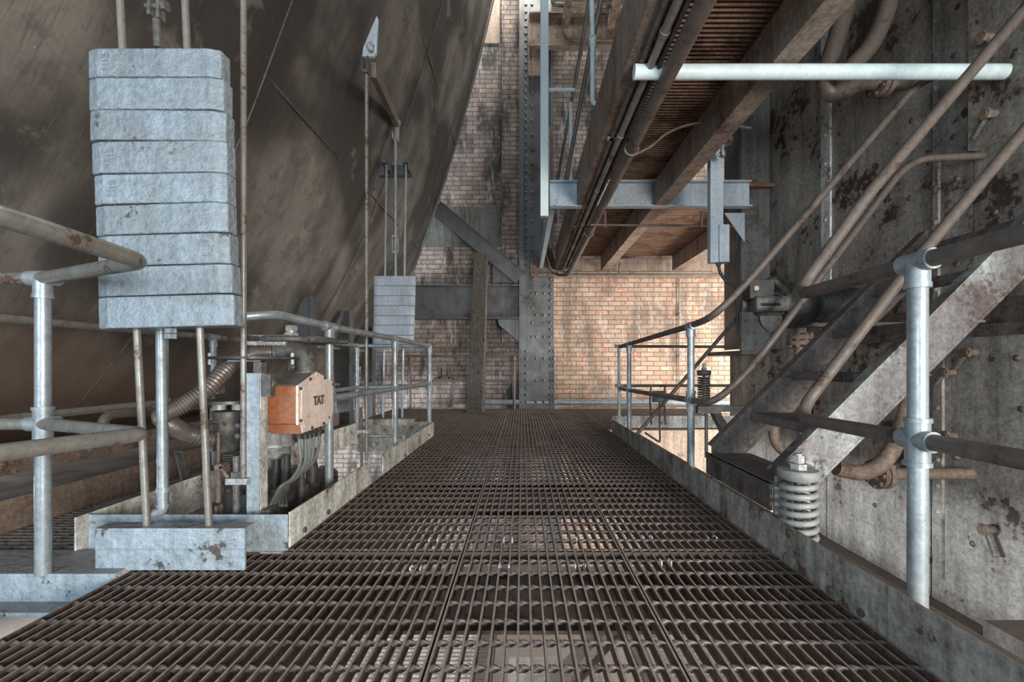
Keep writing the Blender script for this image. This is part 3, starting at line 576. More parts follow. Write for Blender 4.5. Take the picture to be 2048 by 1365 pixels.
o = MB().prism([(-.93,7.45,.0),(-.71,7.45,.0),(-.71,7.6,.0),(-.93,7.6,.0)], (0,0,.02)); o = MB()
a0 = P(932,826,7.4); a1 = P(964,826,7.4); c0 = P(948,505,7.75); c1 = P(975,507,7.75)
o.add([a0, a1, a1+Vector((.04,.13,0)), a0+Vector((0,.14,0)), c0, c1, c1+Vector((.0,.12,0)), c0+Vector((0,.14,0))], [(3,2,1,0),(4,5,6,7),(0,1,5,4),(1,2,6,5),(2,3,7,6),(3,0,4,7)])
o = o.build('timber_post', M['timber'], None, .008); tag(o, 'weathered dark timber post leaning against the slanting brace', 'post')
o = MB().cyl((-.7,8.12,.11), (3.9,8.12,.11), .055).build('floor_pipe', M['pipe']); tag(o, 'horizontal grey pipe lying along the foot of the back wall', 'pipe')
o = MB().box((.95, 8.2, -.1), (3.9, 8.3, .02)).build('wall_ledge', M['concrete']); tag(o, 'pinkish ledge at the foot of the orange brick wall', 'ledge')
o = MB().cyl((2.9,8.33,2.38), (2.9,8.33,.9), .012); o.cyl((2.9,8.33,.9),(2.9,8.33,.12),.01); o.dome((2.9,8.33,1.72),(0,-1,0),.04); o.dome((2.9,8.33,.95),(0,-1,0),.03); o = o.build('wall_conduit', M['pipe_warm']); tag(o, 'thin vertical conduit with small round box on the orange bricks', 'conduit')
o = MB(); o.prism([P(905,760,8.2),P(912,762,8.2),P(903,815,8.2),P(896,815,8.2)], (0,.03,0)); o.box(P(868,755,8.2),P(906,762,8.32)); o.box(P(876,735,8.2),P(884,757,8.32)); o.box(P(896,735,8.2),P(902,757,8.32))
o = o.build('wall_bracket', M['stair']); tag(o, 'small rusty angle bracket on the sooty bricks left of the timber post', 'bracket')
# ------------------------------------------------------------------ overhead steel
ZB, ZT, ZG = 2.46, 2.72, 2.72
def girder(x0, x1, y0, y1, zb, zt, name, m, label, t=.012, side=-1):
    b = MB(); xw = x0 if side < 0 else x1; b.box((x0, y0, zb), (x1, y1, zb+t)); b.box((x0, y0, zt-t), (x1, y1, zt)); xm = (x0+x1)/2 if side == 0 else x0+t/2
    b.box((xm-t/2, y0, zb+t), (xm+t/2, y1, zt-t)); o = b.build(name, M[m], None, .002); return tag(o, label, 'beam', 'overhead beams')
girder(.58, .72, .6, 8.0, 2.46, 2.86, 'overhead_beam', 'rustbeam', 'long brown overhead girder directly right of the pale blue post, carrying pipes')
girder(1.39, 1.53, .6, 8.0, 2.46, 2.72, 'overhead_beam', 'beam_pale', 'pale brown overhead girder in the middle of the overhead deck')
girder(2.66, 2.84, 5.2, 8.0, 2.46, 2.72, 'overhead_beam', 'beam_pale', 'pale overhead girder behind the hanging blue duct')
girder(.30, .36, 5.0, 8.0, 2.5, 2.75, 'overhead_beam', 'beam_blue', 'short pale overhead girder beside the steel column')
o = MB(); o.box((.29,4.80,2.47), (2.42,4.815,2.72)); o.box((.29,4.73,2.455), (2.42,4.815,2.47)); o.box((.29,4.74,2.72), (2.42,4.815,2.735))
for x in (.36, .36+.64, 1.30): 
    for z in (2.53, 2.66): o.dome((x if x < 1.3 else 1.33, 4.8, z), (0,-1,0), .025)
o = o.build('cross_channel', M['beam_blue'], None, .002); tag(o, 'pale blue channel beam crossing overhead from blue post to riveted column', 'beam')
o = MB().ibeam((.2,8.12,2.54), (4.0,8.12,2.54), .12, .3).build('cross_beam', M['beam_pale']); tag(o, 'brown horizontal beam along the top of the orange bricks', 'beam')
o = MB(); o.box((.14,8.02,2.4),(.52,8.06,2.7)); o.box((.14,7.96,2.36),(.56,8.06,2.40)); o.box((.2,8.03,2.1),(.24,8.06,2.36)); o = o.build('column_bracket', M['rustbeam']); tag(o, 'brown bracket plate on the column at the end of the low cross beam', 'bracket')
grating(.725, 1.45, .8, 4.72, 'rusty overhead grating seen from below, bars running across', along='x', zt=2.77, twist=True, near=False, name='overhead_grating', mb='plank', mr='stair', group='overhead deck', pitch=.038, rs=.12)
o = MB()
y = 4.9
while y < 8.0: o.box((.735,y,2.73),(3.6,y+.113,2.765)); y += .12
o = o.build('plank_deck', M['plank']); tag(o, 'brown timber plank deck seen from below beyond the blue channel', 'deck')
o = MB().box((1.1,1.2,4.6),(2.36,6.6,4.7)).build('light_block_plate', M['stair']); tag(o, 'added dark plate high above the overhead grating, blocking light', 'deck')  # added plate that keeps light out of the grating gaps below
# upper back beam with connection plate
ub = thing('upper_wall_beam', (1.2,8.05,6.5), 'brown girder high up crossing from the column at top centre', 'beam')
b = MB(); z0, z1 = P(0,94,8.0).z, P(0,32,8.0).z; b.box((.12,8.02,z0),(3.6,8.04,z1)); b.box((.12,7.92,z0-.03),(3.6,8.05,z0)); b.box((.12,7.92,z1),(3.6,8.05,z1+.02)); b.build('girder', M['rustbeam'], ub)
b = MB(); b.box((.1,8.0,z0-.5),(.36,8.05,z1+.02)); 
for k in range(6): b.dome((.16,8.0,z0-.08-k*.07),(0,-1,0),.02)
b.build('connection_plate', M['rustbeam'], ub)
for x, lb in ((.75,'left'), (1.55,'right')):
    o = MB().box((x,4.8+0*x,4.55),(x+.1,7.9,4.6)); z = P(0,50,7.9).z; o = MB().box((x-.05,6.6,z-.05),(x+.06,7.92,z+.12)).build('deck_joist', M['rustbeam']); tag(o, 'rust-brown joist end resting on the high girder, %s one' % lb, 'joist')
o = MB()
y = 6.6
zz = P(0,45,7.9).z+.14
while y < 7.9: o.box((.5,y,zz),(3.4,y+.012,zz+.03)); y += .045
o = o.build('high_grating', M['rustbeam']); tag(o, 'dark grating strip at the very top above the high girder', 'grating')
# pale blue post
bp_ = thing('blue_post', (.235,4.77,2.37), 'bright pale blue square post hanging left of the overhead beams', 'post')
a = P(1081,432,4.74); c = P(1097,-30,4.74); MB().box((a.x,4.74,a.z), (c.x,4.79,c.z)).build('post', M['bluepost'], bp_, .003)
b = MB().cyl(P(1098,180,4.77), P(1150,180,4.77), .018); b.build('stub_pipe', M['pipe_blue'], bp_)
MB().box((a.x-.002,4.738,a.z-.02),(c.x,4.79,a.z)).build('end_cap', M['rustbeam'], bp_)
# sloping rails and blue stanchions of the hidden flight
sr = thing('upper_handrail', P(1141,366,4.9), 'sloping brown pipe rails with pale blue stanchions behind the blue post', 'handrail')
MB().tube([P(1114,372,5.6), P(1148,180,5.2), P(1182,-20,4.8)], .022, 12).build('rail', M['pipe_brown'], sr)
MB().tube([P(1130,372,5.2), P(1185,80,4.6), P(1206,-20,4.4)], .026, 12).build('rail', M['pipe_brown'], sr)
MB().tube([P(1141,205,5.2), P(1141,372,5.2)], .018, 12).build('stanchion', M['pipe_blue'], sr)
b = MB(); b.tube(bend([P(1183,-20,4.5), P(1185,85,4.5), P(1185,205,4.5), P(1196,210,4.5)], .05), .024, 14); b.cyl(P(1185,84,4.5), P(1185,92,4.5), .032); b.ring(P(1185,76,4.47), .028, .007, 20, 8, (0,1,.3)); b.build('stanchion', M['pipe_blue'], sr)
o = MB().tube(bend([P(1104,-10,7.6), P(1106,10,7.6), P(1250,12,7.6)], .1), .035, 12).build('high_pipe', M['pipe_warm']); tag(o, 'dull grey elbowed pipe at the very top beside the blue post', 'pipe')
o = MB().tube(bend([P(1131,-10,7.7), P(1125,80,7.7), P(1250,81,7.7)], .2), .022, 10).build('high_conduit', M['pipe_brown']); tag(o, 'thin bent conduit in front of the high brown girder', 'conduit')
# overhead pipes
o = MB().tube(bend([(.80,.7,2.37), (.80,7.9,2.38), (.62,8.06,2.40), (.45,7.98,2.9), (.45,7.98,5.0)], .25), .043, 16).build('overhead_pipe', M['pipe_brown']); tag(o, 'thick dusty pipe slung under the left overhead girder', 'pipe')
o = MB().tube(bend([(.70,.7,2.42), (.70,7.8,2.42), (.5,7.9,2.42), (.38,7.93,2.9), (.38,7.93,4.5)], .2), .022, 12)
for k in range(7): y = 1.2+k*1.0; o.cyl((.70,y,2.42),(.70,y+.03,2.42),.027)
o = o.build('overhead_conduit', M['pipe_warm']); tag(o, 'thin pale conduit running beside the thick overhead pipe', 'conduit')
o = MB(); o.box((.64,.7,2.435),(.665,7.6,2.46)); o.box((.735,.7,2.40),(.75,7.6,2.46)); o = o.build('cable_tray', M['stair']); tag(o, 'narrow perforated tray angle between the left girder and the pipes', 'tray')
for y in (3.3, 5.4, 7.3):
    o = MB(); o.ring((.80,y,2.37), .05, .008, 20, 6, (0,1,0)); o.box((.62,y-.02,2.435),(.82,y+.02,2.45)); o = o.build('pipe_clamp', M['rustbeam']); tag(o, 'rusty pipe clamp on the thick overhead pipe, %s' % {3.3:'nearest one',5.4:'middle one',7.3:'farthest one'}[y], 'clamp', 'overhead pipe clamps')
o = MB().cyl(P(1268,144,2.5), (XW-.05, 2.5, P(0,144,2.5).z), .040, 24).build('cross_tube', M['pipe_blue']); tag(o, 'pale blue-white horizontal tube crossing high at upper right', 'pipe')
o = MB().cyl((.74,4.9,2.31), (1.9,4.9,2.30), .012)
for x in (.9, 1.95): o.box((x-.01,4.89,2.28),(x+.01,4.91,2.46))
o.cyl((1.9,4.9,2.30),(2.35,4.92,2.30),.012); o = o.build('hung_conduit', M['pipe_brown']); tag(o, 'thin conduit hung just below the blue channel beam', 'conduit')
o = MB().cyl((.9,7.9,2.63-.0), (3.6,7.9,2.62), .02)
o = MB().cyl((.62,7.85,2.40), (3.3,7.85,2.40), .02); o.box((1.68,7.82,2.38),(1.72,7.88,2.56)); o = o.build('far_conduit', M['pipe_warm']); tag(o, 'far horizontal conduit hung before the low brown cross beam', 'conduit')
o = MB().cyl((1.35,3.35,2.71-.3), (.75,3.35,2.41), .012); o = MB().tube(smooth([(.80,3.6,2.42),(1.0,3.55,2.50),(1.15,3.5,2.6),(1.38,3.45,2.64),(1.75,3.45,2.6)], 6), .012, 8).build('branch_conduit', M['pipe_brown']); tag(o, 'thin conduit branching from the thick pipe toward the bulb lamp', 'conduit')
# hanging duct + lamp
hd = thing('hanging_duct', P(1432,525,3.9), 'pale blue rectangular duct hanging from the overhead girder with a small box at its foot', 'duct')
b = MB().box(P(1421,525,3.9), P(1440,290,3.97)); b.build('duct', M['beam_blue'], hd, .004)
b = MB().box(P(1439,524,3.88), P(1450,455,3.97)); b.build('control_box', M['beam_blue'], hd, .004)
b = MB().tube(smooth([P(1437,525,3.93), P(1440,545,3.93), P(1455,565,3.93), P(1477,577,3.95)], 6), .013, 10); b.cyl(P(1437,523,3.93),P(1437,532,3.93),.02); b.build('cable', M['dark'], hd)
lp = thing('bulb_lamp', P(1443,285,3.75), 'bare glass bulb lamp under a small rusty shade beside the hanging duct', 'lamp')
b = MB(); c = P(1445,280,3.75); b.tube([c+Vector((0,0,.03)), c+Vector((0,0,.02)), c+Vector((0,0,-.005)), c+Vector((0,0,-.03))], .05, 20, True, [.02,.04,.085,.08]); b.build('shade', M['rustbeam'], lp)
b = MB(); b.cyl(c+Vector((0,0,-.025)), c+Vector((0,0,-.07)), .016); b.build('socket', M['greymachine'], lp)
b = MB(); b.tube([c+Vector((0,0,z)) for z in (-.07,-.09,-.11,-.13,-.145,-.15)], .03, 16, True, [.013,.02,.03,.03,.018,.004]); b.build('bulb', M['glass'], lp)
b = MB().cyl(c+Vector((0,0,.02)), (c.x,c.y,2.66), .014); b.bar((c.x,c.y,2.66),(1.5,c.y,2.66),.03,.02); b.build('stem', M['rustbeam'], lp)
# ------------------------------------------------------------------ riveted column on the right
rc = thing('riveted_column', (2.54,5.0,.95), 'grey riveted steel column at the end of the tank wall on the right', 'column')
b = MB(); b.box((2.42,4.98,.946),(2.74,5.02,6)); b.box((2.42,5.02,.96),(2.44,5.4,6))
for k in range(30):
    z = 1.02+k*.125; off = .02*(k % 2)
    for x in (2.47+off, 2.58-off): b.dome((x,4.98,z),(0,-1,0),.02)
b.build('shaft', M['column'], rc)
b = MB(); b.prism([(2.42,4.9,2.44),(2.2,4.9,2.44),(2.42,4.9,2.12)], (0,.015,0)); b.build('gusset', M['beam_blue'], rc)
b = MB().cyl((2.36,4.95,1.1),(2.36,4.95,2.42),.013); b.cyl((2.39,4.95,1.1),(2.39,4.95,6),.012); b.build('conduit', M['dark'], rc)
# ------------------------------------------------------------------ stair
st = thing('stair', (1.5,2.2,.15), 'steel stair with channel stringers climbing to the right above the toe board', 'stair')
def stringer(y, m, lab=None):
    x0, zt = 1.075, .325; L_ = 1.22; b = MB(); t = .012
    poly = lambda dz0, dz1: [(x0, y, zt+dz1), (x0+L_, y, zt+L_+dz1), (x0+L_, y, zt+L_+dz0), (x0+.045, y, zt+.045+dz0), (x0, y, zt+.0+dz0+.03)]
    b.prism(poly(-.235, 0), (0, t, 0))
    b.bar(Vector((x0,y+.0285,zt-.004)), Vector((x0+L_,y+.0285,zt+L_-.004)), .06, .012, (-1,0,1)); b.bar(Vector((x0+.05,y+.0285,zt+.05-.229)), Vector((x0+L_,y+.0285,zt+L_-.229)), .06, .012, (-1,0,1))
    o = b.build('stringer', M[m], st); 
    if lab: o['label'] = lab
stringer(1.92, 'stringer', 'stringer with flaking pale paint patches'); stringer(2.55, 'stair')
b = MB(); b.box((1.06,1.93,.155),(1.072,2.60,.28)); b.box((1.06,1.93,.268),(1.29,2.55,.282)); b.build('bottom_step', M['stair'], st, .003)
for k in range(1, 6):
    z = .28+.232*k; x = 1.06+.232*k; MB().box((x,1.933,z-.012),(x+.235,2.549,z)).box((x-.001,1.933,z-.045),(x+.01,2.549,z-.001)).build('tread', M['stair'], st, .002)
# springs
def spring(c, R, wire, n, z0, z1, label, capr, m='spring'):
    t = thing('spring_hanger', (c[0], c[1], z0), label, 'spring'); pts = []
    tot = n*20
    for i in range(tot+1):
        a = 2*math.pi*i/20; pts.append((c[0]+R*math.cos(a), c[1]+R*math.sin(a), z0+(z1-z0)*i/tot))
    MB().tube(pts, wire, 10).build('coil', M[m], t)
    b = MB(); b.tube([(c[0],c[1],z1+wire),(c[0],c[1],z1+wire+.012),(c[0],c[1],z1+.05),(c[0],c[1],z1+.056)], capr, 28, True, [capr*.8, capr, capr, capr*.93]); b.build('cap', M[m], t)
    b = MB(); b.hexa((c[0],c[1],z1+.055),(0,0,1),capr*.42,.024); b.cyl((c[0],c[1],z1+.05),(c[0],c[1],z1+.12),capr*.2); b.hexa((c[0],c[1],z1+.082),(0,0,1),capr*.3,.03); b.build('lock_nut', M['greymachine'], t)
    b = MB(); b.cyl((c[0],c[1],z0-.02),(c[0],c[1],z0),capr); b.cyl((c[0],c[1],z0-.0),(c[0],c[1],z1+.05),capr*.2); b.build('base_plate', M['darkgrey'], t); return t
cs = P(1597,0,1.84); spring((cs.x,cs.y), .061, .0125, 9, -.015, .30, 'large grey coil spring behind the right toe board below the stair stringer', .078)
cs = P(1408,0,3.9); spring((cs.x,cs.y), .046, .008, 11, .455, .68, 'tall dark coil spring standing in front of the orange bricks', .058, 'darkgrey')
o = MB(); c = Vector((cs.x, cs.y, .43)); o.box(c+Vector((-.08,-.07,-.06)), c+Vector((.12,.07,0))); o.bar(c+Vector((.06,0,-.04)), P(1470,915,4.0), .09, .012, (1,0,1)); o.bar(c+Vector((.10,.04,-.04)), P(1478,900,4.0), .012, .07, (1,0,1)); o.box(c+Vector((.1,-.03,-.05)), c+Vector((.36,.03,.0))); o.cyl(c+Vector((.02,0,-.06)), c+Vector((.02,0,-.45)), .014)
o = o.build('spring_bracket', M['beam_grey']); tag(o, 'grey bracket with slanting strut under the tall dark spring', 'bracket')
# bucket-like frame by the opening
o = MB(); Y = 5.3
for px in (1302, 1330): o.tube(bend([P(px,770,Y), P(px-2,805,Y), P(px+1,850,Y)], .05), .012, 8)
o.box(P(1305,782,Y), P(1331,805,Y+.02)); o.tube(bend([P(1319,805,Y), P(1320,886,Y), P(1290,866,Y)], .03), .012, 8)
o = o.build('hook_frame', M['darkgrey']); tag(o, 'small hooked bracket frame hanging on the far guard rail', 'bracket')
mt = Matrix.Translation(Vector(((1367-CX)/F*8.31, 8.308, H-(912-CY)/F*8.31))-wloc(bn3)) @ Matrix.Rotation(math.pi/2, 4, 'X')
textmesh('NC', .16, .002, M['beam_pale'], bn3, mt)
# ------------------------------------------------------------------ motor on the tank wall, flanged pipes
mo = thing('actuator_motor', P(1640,640,2.95), 'black horizontal motor with limit switch behind the stair rails', 'motor'); Y = 3.1
b = MB(); a = P(1560,612,Y); c = P(1735,608,Y); r0 = .105
b.tube([a, a.lerp(c,.08), a.lerp(c,.081), a.lerp(c,.3), a.lerp(c,.301), a.lerp(c,.42), a.lerp(c,.421), a.lerp(c,.9), c], r0, 28, True, [.10,.10,.14,.14,.115,.115,.13,.115,.09]); b.build('housing', M['dark'], mo)
b = MB(); b.cyl(P(1480,612,Y), P(1520,612,Y), .045); b.cyl(P(1515,612,Y), P(1565,612,Y), .075); b.build('shaft_end', M['darkgrey'], mo)
b = MB().box(P(1500,598,Y-.12), P(1530,565,Y+.0)); b.build('limit_switch', M['dark'], mo, .005); b = MB(); b.hexa(P(1512,577,Y-.12),(0,-1,0),.018,.008); b.build('switch_plug', M['strip'], mo)
b = MB().box(P(1513,622,Y-.16), P(1568,596,Y-.06)); b.build('yoke', M['darkgrey'], mo, .02)
b = MB(); b.box(P(1523,612,Y-.165), P(1560,607,Y-.158)); b.build('yoke_slot', M['black'], mo)
b = MB(); b.prism([P(1520,622,Y-.02),P(1520,640,Y-.02),P(1526,652,Y-.02),P(1540,665,Y-.02),P(1550,660,Y-.02),P(1563,645,Y-.02),P(1566,622,Y-.02)], (0,.03,0)); b.build('cam_disc', M['darkgrey'], mo)
b = MB(); b.tube(smooth([P(1530,570,Y-.05),P(1545,562,Y-.05),P(1562,575,Y-.05),P(1575,590,Y)], 6), .03, 10); b.tube(smooth([P(1546,588,Y-.1),P(1560,590,Y-.1),P(1575,600,Y-.08)], 5), .012, 8); b.build('cable_gland', M['dark'], mo)
b = MB(); b.box(P(1595,645,Y-.02), (XW, Y+.15, P(0,645,Y).z-.03)); b.build('mounting_shelf', M['stair'], mo)
def flange(b, p, d, r, t=.05, nb=8):
    d = Vector(d).normalized(); b.cyl(Vector(p)-d*t, Vector(p)-d*.004, r, 24); b.cyl(Vector(p)+d*.004, Vector(p)+d*t, r, 24); q = d.to_track_quat('Z','Y')
    for k in range(nb): o_ = q@Vector((math.cos(k*2*math.pi/nb)*r*.8, math.sin(k*2*math.pi/nb)*r*.8, 0)); b.hexa(Vector(p)+o_-d*(t+.015), d, .014, 2*t+.03)
vp = thing('flanged_pipe', P(1600,870,3.2), 'brown vertical pipe with bolted flange below the motor', 'pipe'); Y = 3.2
MB().tube(bend([P(1602,640,Y), P(1598,800,Y), P(1548,845,Y), P(1548,885,Y), P(1578,914,Y), P(1630,918,Y)], .1), .036, 16).build('pipe', M['rustbeam'], vp)
b = MB(); flange(b, P(1600,681,Y), (0,0,1), .085, .035); b.build('flange', M['rustbeam'], vp)
lpz = thing('flanged_pipe', P(1740,950,2.55), 'rust-brown bent pipe with flange low on the tank wall under the stair', 'pipe'); Y = 2.65
MB().tube(smooth([P(1820,780,Y), P(1812,830,Y), P(1790,890,Y), P(1760,930,Y), P(1720,946,Y), P(1672,936,Y)], 8), .045, 18).build('pipe', M['rustbeam'], lpz)
b = MB(); b.cyl(P(1745,948,Y+.08), (XW-.03, Y+.08, P(0,948,Y+.08).z), .035); flange(b, P(1760,948,Y+.08), (1,0,0), .09, .03); b.build('flange', M['rustbeam'], lpz)
for pts, lab in ((((1700,-20),(1672,80),(1652,150),(1660,185),(1690,180),(1722,165),(1760,162),(1840,160)), 'brown pipe bending at upper right with a flange behind the pale tube'), (((1782,-20),(1770,30),(1742,90),(1705,132),(1690,150)), 'dark pipe curving down from the top edge at upper right')):
    t = thing('wall_pipe', P(pts[0][0],pts[0][1],3.1), lab, 'pipe', 'pipes high on the tank wall'); MB().tube(smooth([P(x,y,3.2 if 'brown' in lab else 3.0) for x, y in pts], 8), .06 if 'brown' in lab else .055, 16).build('pipe', M['pipe_brown'], t)
    if 'brown' in lab: b = MB(); flange(b, P(1765,162,3.2), (1,0,0), .11, .04); b.build('flange', M['rustbeam'], t)
# clamps (dogs) on the tank
dog = [(1990,228,'on the mottled plate near the lower edge',-1),(1982,75,'on the mottled plate, upper one',1),(1950,705,'below the ledge, nearest the stair',-1),(1905,745,'beside the wall seam, upper one',-1),(1908,872,'beside the wall seam, middle one',1),(1990,480,'above the upper brown rail',-1),(1985,1060,'at lower right in the big rust patch',1)]
for px, py, lab, sg in dog:
    X = XW-.07 if px > 1955 and py < 300 else (XW-.035 if py > 670 else XW-.005)
    p = PX(px, py, X); t = thing('clamp_dog', p, 'short rusty steel clamp lug '+lab, 'clamp', 'clamp lugs on the tank wall')
    b = MB(); b.bar(p+Vector((-.02,.02,.02)), p+Vector((-.03,.10,-.10)) if sg < 0 else p+Vector((-.03,-.05,-.14)), .03, .03); b.build('lug', M['darkgrey'], t, .008)
    b = MB(); b.cyl(p+Vector((.02,0,.0)), p+Vector((-.07,0,0)), .022); b.hexa(p+Vector((-.045,0,0)),(-1,0,0),.033,.02); b.build('stud_nut', M['rustbeam'], t)
# ------------------------------------------------------------------ left machinery
# terminal box
tb = thing('terminal_box', (-1.14,2.28,.46), 'orange house-shaped steel box with a faded pink cover lettered TAT beside the walkway', 'electrical box')
x1_ = -1.045; x0_ = -1.215; ya, yb2 = 2.10, 2.48
def pent(x, gx=0, e=0): return [(x, ya-e, .505-e), (x, ya-e, .684+e*.4), (x, (ya+yb2)/2, .745+e), (x, yb2+e, .684+e*.4), (x, yb2+e, .53-e), (x, yb2-.03, .47-e), (x, ya+.04, .46-e), (x, ya+.03, .50-e)]
MB().prism(pent(x0_), (x1_-x0_-.012, 0, 0)).build('casing', M['orange'], tb, .004)
cv = MB().prism(pent(x1_-.012, e=.004), (.012,0,0)).build('cover', M['cover'], tb, .003)
cv['label'] = 'faded pink cover plate'
inner = [(x1_, ya+.02, .525), (x1_, ya+.02, .675), (x1_, (ya+yb2)/2, .725), (x1_, yb2-.02, .675), (x1_, yb2-.02, .545), (x1_, yb2-.045, .49), (x1_, ya+.055, .48)]
MB().prism(inner, (.005,0,0)).build('raised_panel', M['cover'], cv, .002)
b = MB()
for y, z in ((ya+.012,.67),(ya+.11,.712),(yb2-.11,.712),(yb2-.012,.675),(ya+.012,.52),(ya+.13,.470),(yb2-.12,.475),(yb2-.06,.50)): b.hexa((x1_,y,z),(1,0,0),.008,.008)
b.build('cover_bolts', M['bolt'], cv)
b = MB(); b.prism([(x0_-.0,ya-.006,.686),(x0_,(ya+yb2)/2,.75),(x0_,yb2+.006,.686),(x0_,yb2+.006,.690),(x0_,(ya+yb2)/2,.756),(x0_,ya-.006,.690)], (x1_-x0_-.014,0,0)); b.build('roof', M['dust'], tb)
b = MB().box((x0_+.02,ya+.03,.455),(x1_-.005,ya+.06,.505)); b.build('lower_skirt', M['orange'], tb)
mt = Matrix.Translation(Vector((x1_+.006, 2.295, .60))-wloc(cv)) @ Matrix.Rotation(math.pi/2, 4, 'Z') @ Matrix.Rotation(math.pi/2, 4, 'X')
textmesh('TAT', .062, .003, M['stair'], cv, mt, off=.0022)
# support post
sp_ = thing('machine_post', (-1.18,2.0,-.05), 'pale blue and cream flaking square post left of the orange box', 'post')
MB().box((-1.212,1.985,-.05),(-1.157,2.045,.745)).build('post', M['kick'], sp_, .003); MB().box((-1.214,1.980,-.05),(-1.158,1.985,.745)).build('face_plate', M['angle'], sp_)
b = MB(); b.box((-1.19,1.99,.745),(-1.155,2.03,.80)); b.box((-1.3,1.98,.795),(-1.155,2.04,.803)); b.cyl((-1.12,2.02,.70),(-1.12,2.0,.70),.018); b.box((-1.157,1.99,.64),(-1.115,2.03,.74)); b.build('bracket', M['darkgrey'], sp_)
# valve body
va = thing('valve_actuator', (-1.3,2.3,.0), 'dark multi-part valve actuator with handwheel behind the pale post', 'valve')
c = P(590,682,2.45)
b = MB(); b.ring(c, .20, .017, 40, 10)
for k in range(5): a = k*2*math.pi/5+.3; b.bar(c, c+Vector((math.cos(a)*.2, math.sin(a)*.2, 0)), .03, .02)
b.cyl(c+Vector((0,0,-.04)), c+Vector((0,0,.02)), .05)
hw = b.build('handwheel', M['darkgrey'], va)
b = MB()
for a in (.4, 2.6, 4.3): d = Vector((math.cos(a), math.sin(a), 0)); b.cyl(c+d*.12, c+d*.27, .014)
b.build('spoke_handles', M['dark'], hw)
b = MB(); b.box(c+Vector((-.16,-.20,-.035)), c+Vector((.05,-.14,.02))); b.build('clutch_arm', M['greymachine'], va, .008)
b = MB(); b.hexa(c+Vector((-.02,0,.02)),(0,0,1),.04,.02); b.cyl(c+Vector((-.02,0,.03)), c+Vector((-.02,0,.07)), .028); b.hexa(c+Vector((-.02,0,.055)),(0,0,1),.034,.028); b.build('spindle_nut', M['greymachine'], va)
b = MB(); b.cyl(c+Vector((0,0,-.30)), c+Vector((0,0,-.02)), .035); b.build('spindle', M['greymachine'], va)
e = [P(556,705,2.30), P(585,702,2.30), P(606,712,2.30), P(612,735,2.30), P(612,757,2.30)]
b = MB().tube(smooth(e, 8), .048, 20); b.ring(P(557,705,2.30), .047, .008, 24, 8, (1,0,.1)); b.cyl(P(612,742,2.30), P(612,752,2.30), .062); b.build('elbow', M['darkgrey'], va)
# ribbed hose
hs = smooth([P(560,706,2.30), P(520,706,2.28), P(480,718,2.2), P(447,745,2.1), P(410,782,2.0), P(370,808,1.94), P(335,826,1.90), P(326,836,1.90), P(345,852,1.95), P(380,868,2.05), P(428,880,2.12)], 28)
rs = [.035+.0045*(1 if (i % 4) < 2 else -1) for i in range(len(hs))]
o = MB().tube(hs, .036, 14, True, rs).build('flexible_hose', M['hose'], va)
b = MB(); c2 = P(510,717,2.15); b.tube([c2+Vector((0,0,-.006)), c2+Vector((0,0,.006))], .19, 40); b.build('disc_plate', M['dark'], va)
b = MB(); 
for px in (420, 585): b.cyl(P(px,715,2.15)+Vector((0,0,-.035)), P(px,715,2.15)+Vector((0,0,.02)), .009)
b.build('disc_studs', M['greymachine'], va)
b = MB(); b.box(P(430,800,2.2), P(485,735,2.42)); b.build('gear_case', M['dark'], va, .01)
b = MB(); b.box(P(425,790,2.16), P(452,752,2.22)); b.build('side_cover', M['darkgrey'], va, .006)
b = MB(); b.tube([P(460,806,2.2), P(460,800,2.2)], .13, 32); b.build('flange_plate', M['darkgrey'], va)
for px in (438, 478): MB().cyl(P(px,808,2.15), P(px,820,2.15), .03).build('rubber_buffer', M['greymachine'], va)
b = MB(); c3 = P(458,850,2.25); b.tube([c3+Vector((0,0,z)) for z in (-.13,-.12,-.05,-.045,.02,.03,.07)], .07, 24, True, [.05,.065,.065,.09,.085,.07,.075]); b.build('yoke_body', M['darkgrey'], va)
MB().box(P(425,905,2.12), P(440,845,2.2)).build('yoke_ear', M['darkgrey'], va, .004)
b = MB(); b.box(P(470,885,2.1), P(486,842,2.16)); b.dome(P(474,852,2.1),(0,-1,0),.016); b.dome(P(474,873,2.1),(0,-1,0),.016); b.build('yoke_ear', M['darkgrey'], va, .004)
pts = [(P(463,0,2.2).x+.03*math.cos(i*.6), 2.2+.03*math.sin(i*.6), P(0,955,2.2).z+i*.0011) for i in range(110)]
MB().tube(pts, .004, 6).build('small_spring', M['darkgrey'], va)
b = MB(); b.cyl(P(437,865,2.05), P(437,930,2.05), .007); b.cyl(P(437,930,2.05), P(437,1005,2.05), .011); b.box(P(429,1040,2.03), P(446,1008,2.07)); b.build('link_rod', M['rustbeam'], va)
b = MB(); b.bar(P(447,932,2.0), P(464,955,2.0), .05, .012, (1,0,1)); b.bar(P(436,934,2.0), P(450,930,2.0), .05, .02); b.build('bent_bracket', M['rustbeam'], va)
# motor can
mc = thing('motor_can', P(550,915,2.45), 'pale grey cylindrical motor can hanging under the orange box', 'motor'); Y = 2.50
b = MB(); x = P(543,0,Y).x; zz = [P(0,y,Y).z for y in (840, 884, 885, 893, 894, 908, 915)]
b.tube([(x,Y,z) for z in zz], .1, 30, True, [.105,.105,.115,.115,.10,.10,.08]); b.build('can', M['greymachine'], mc)
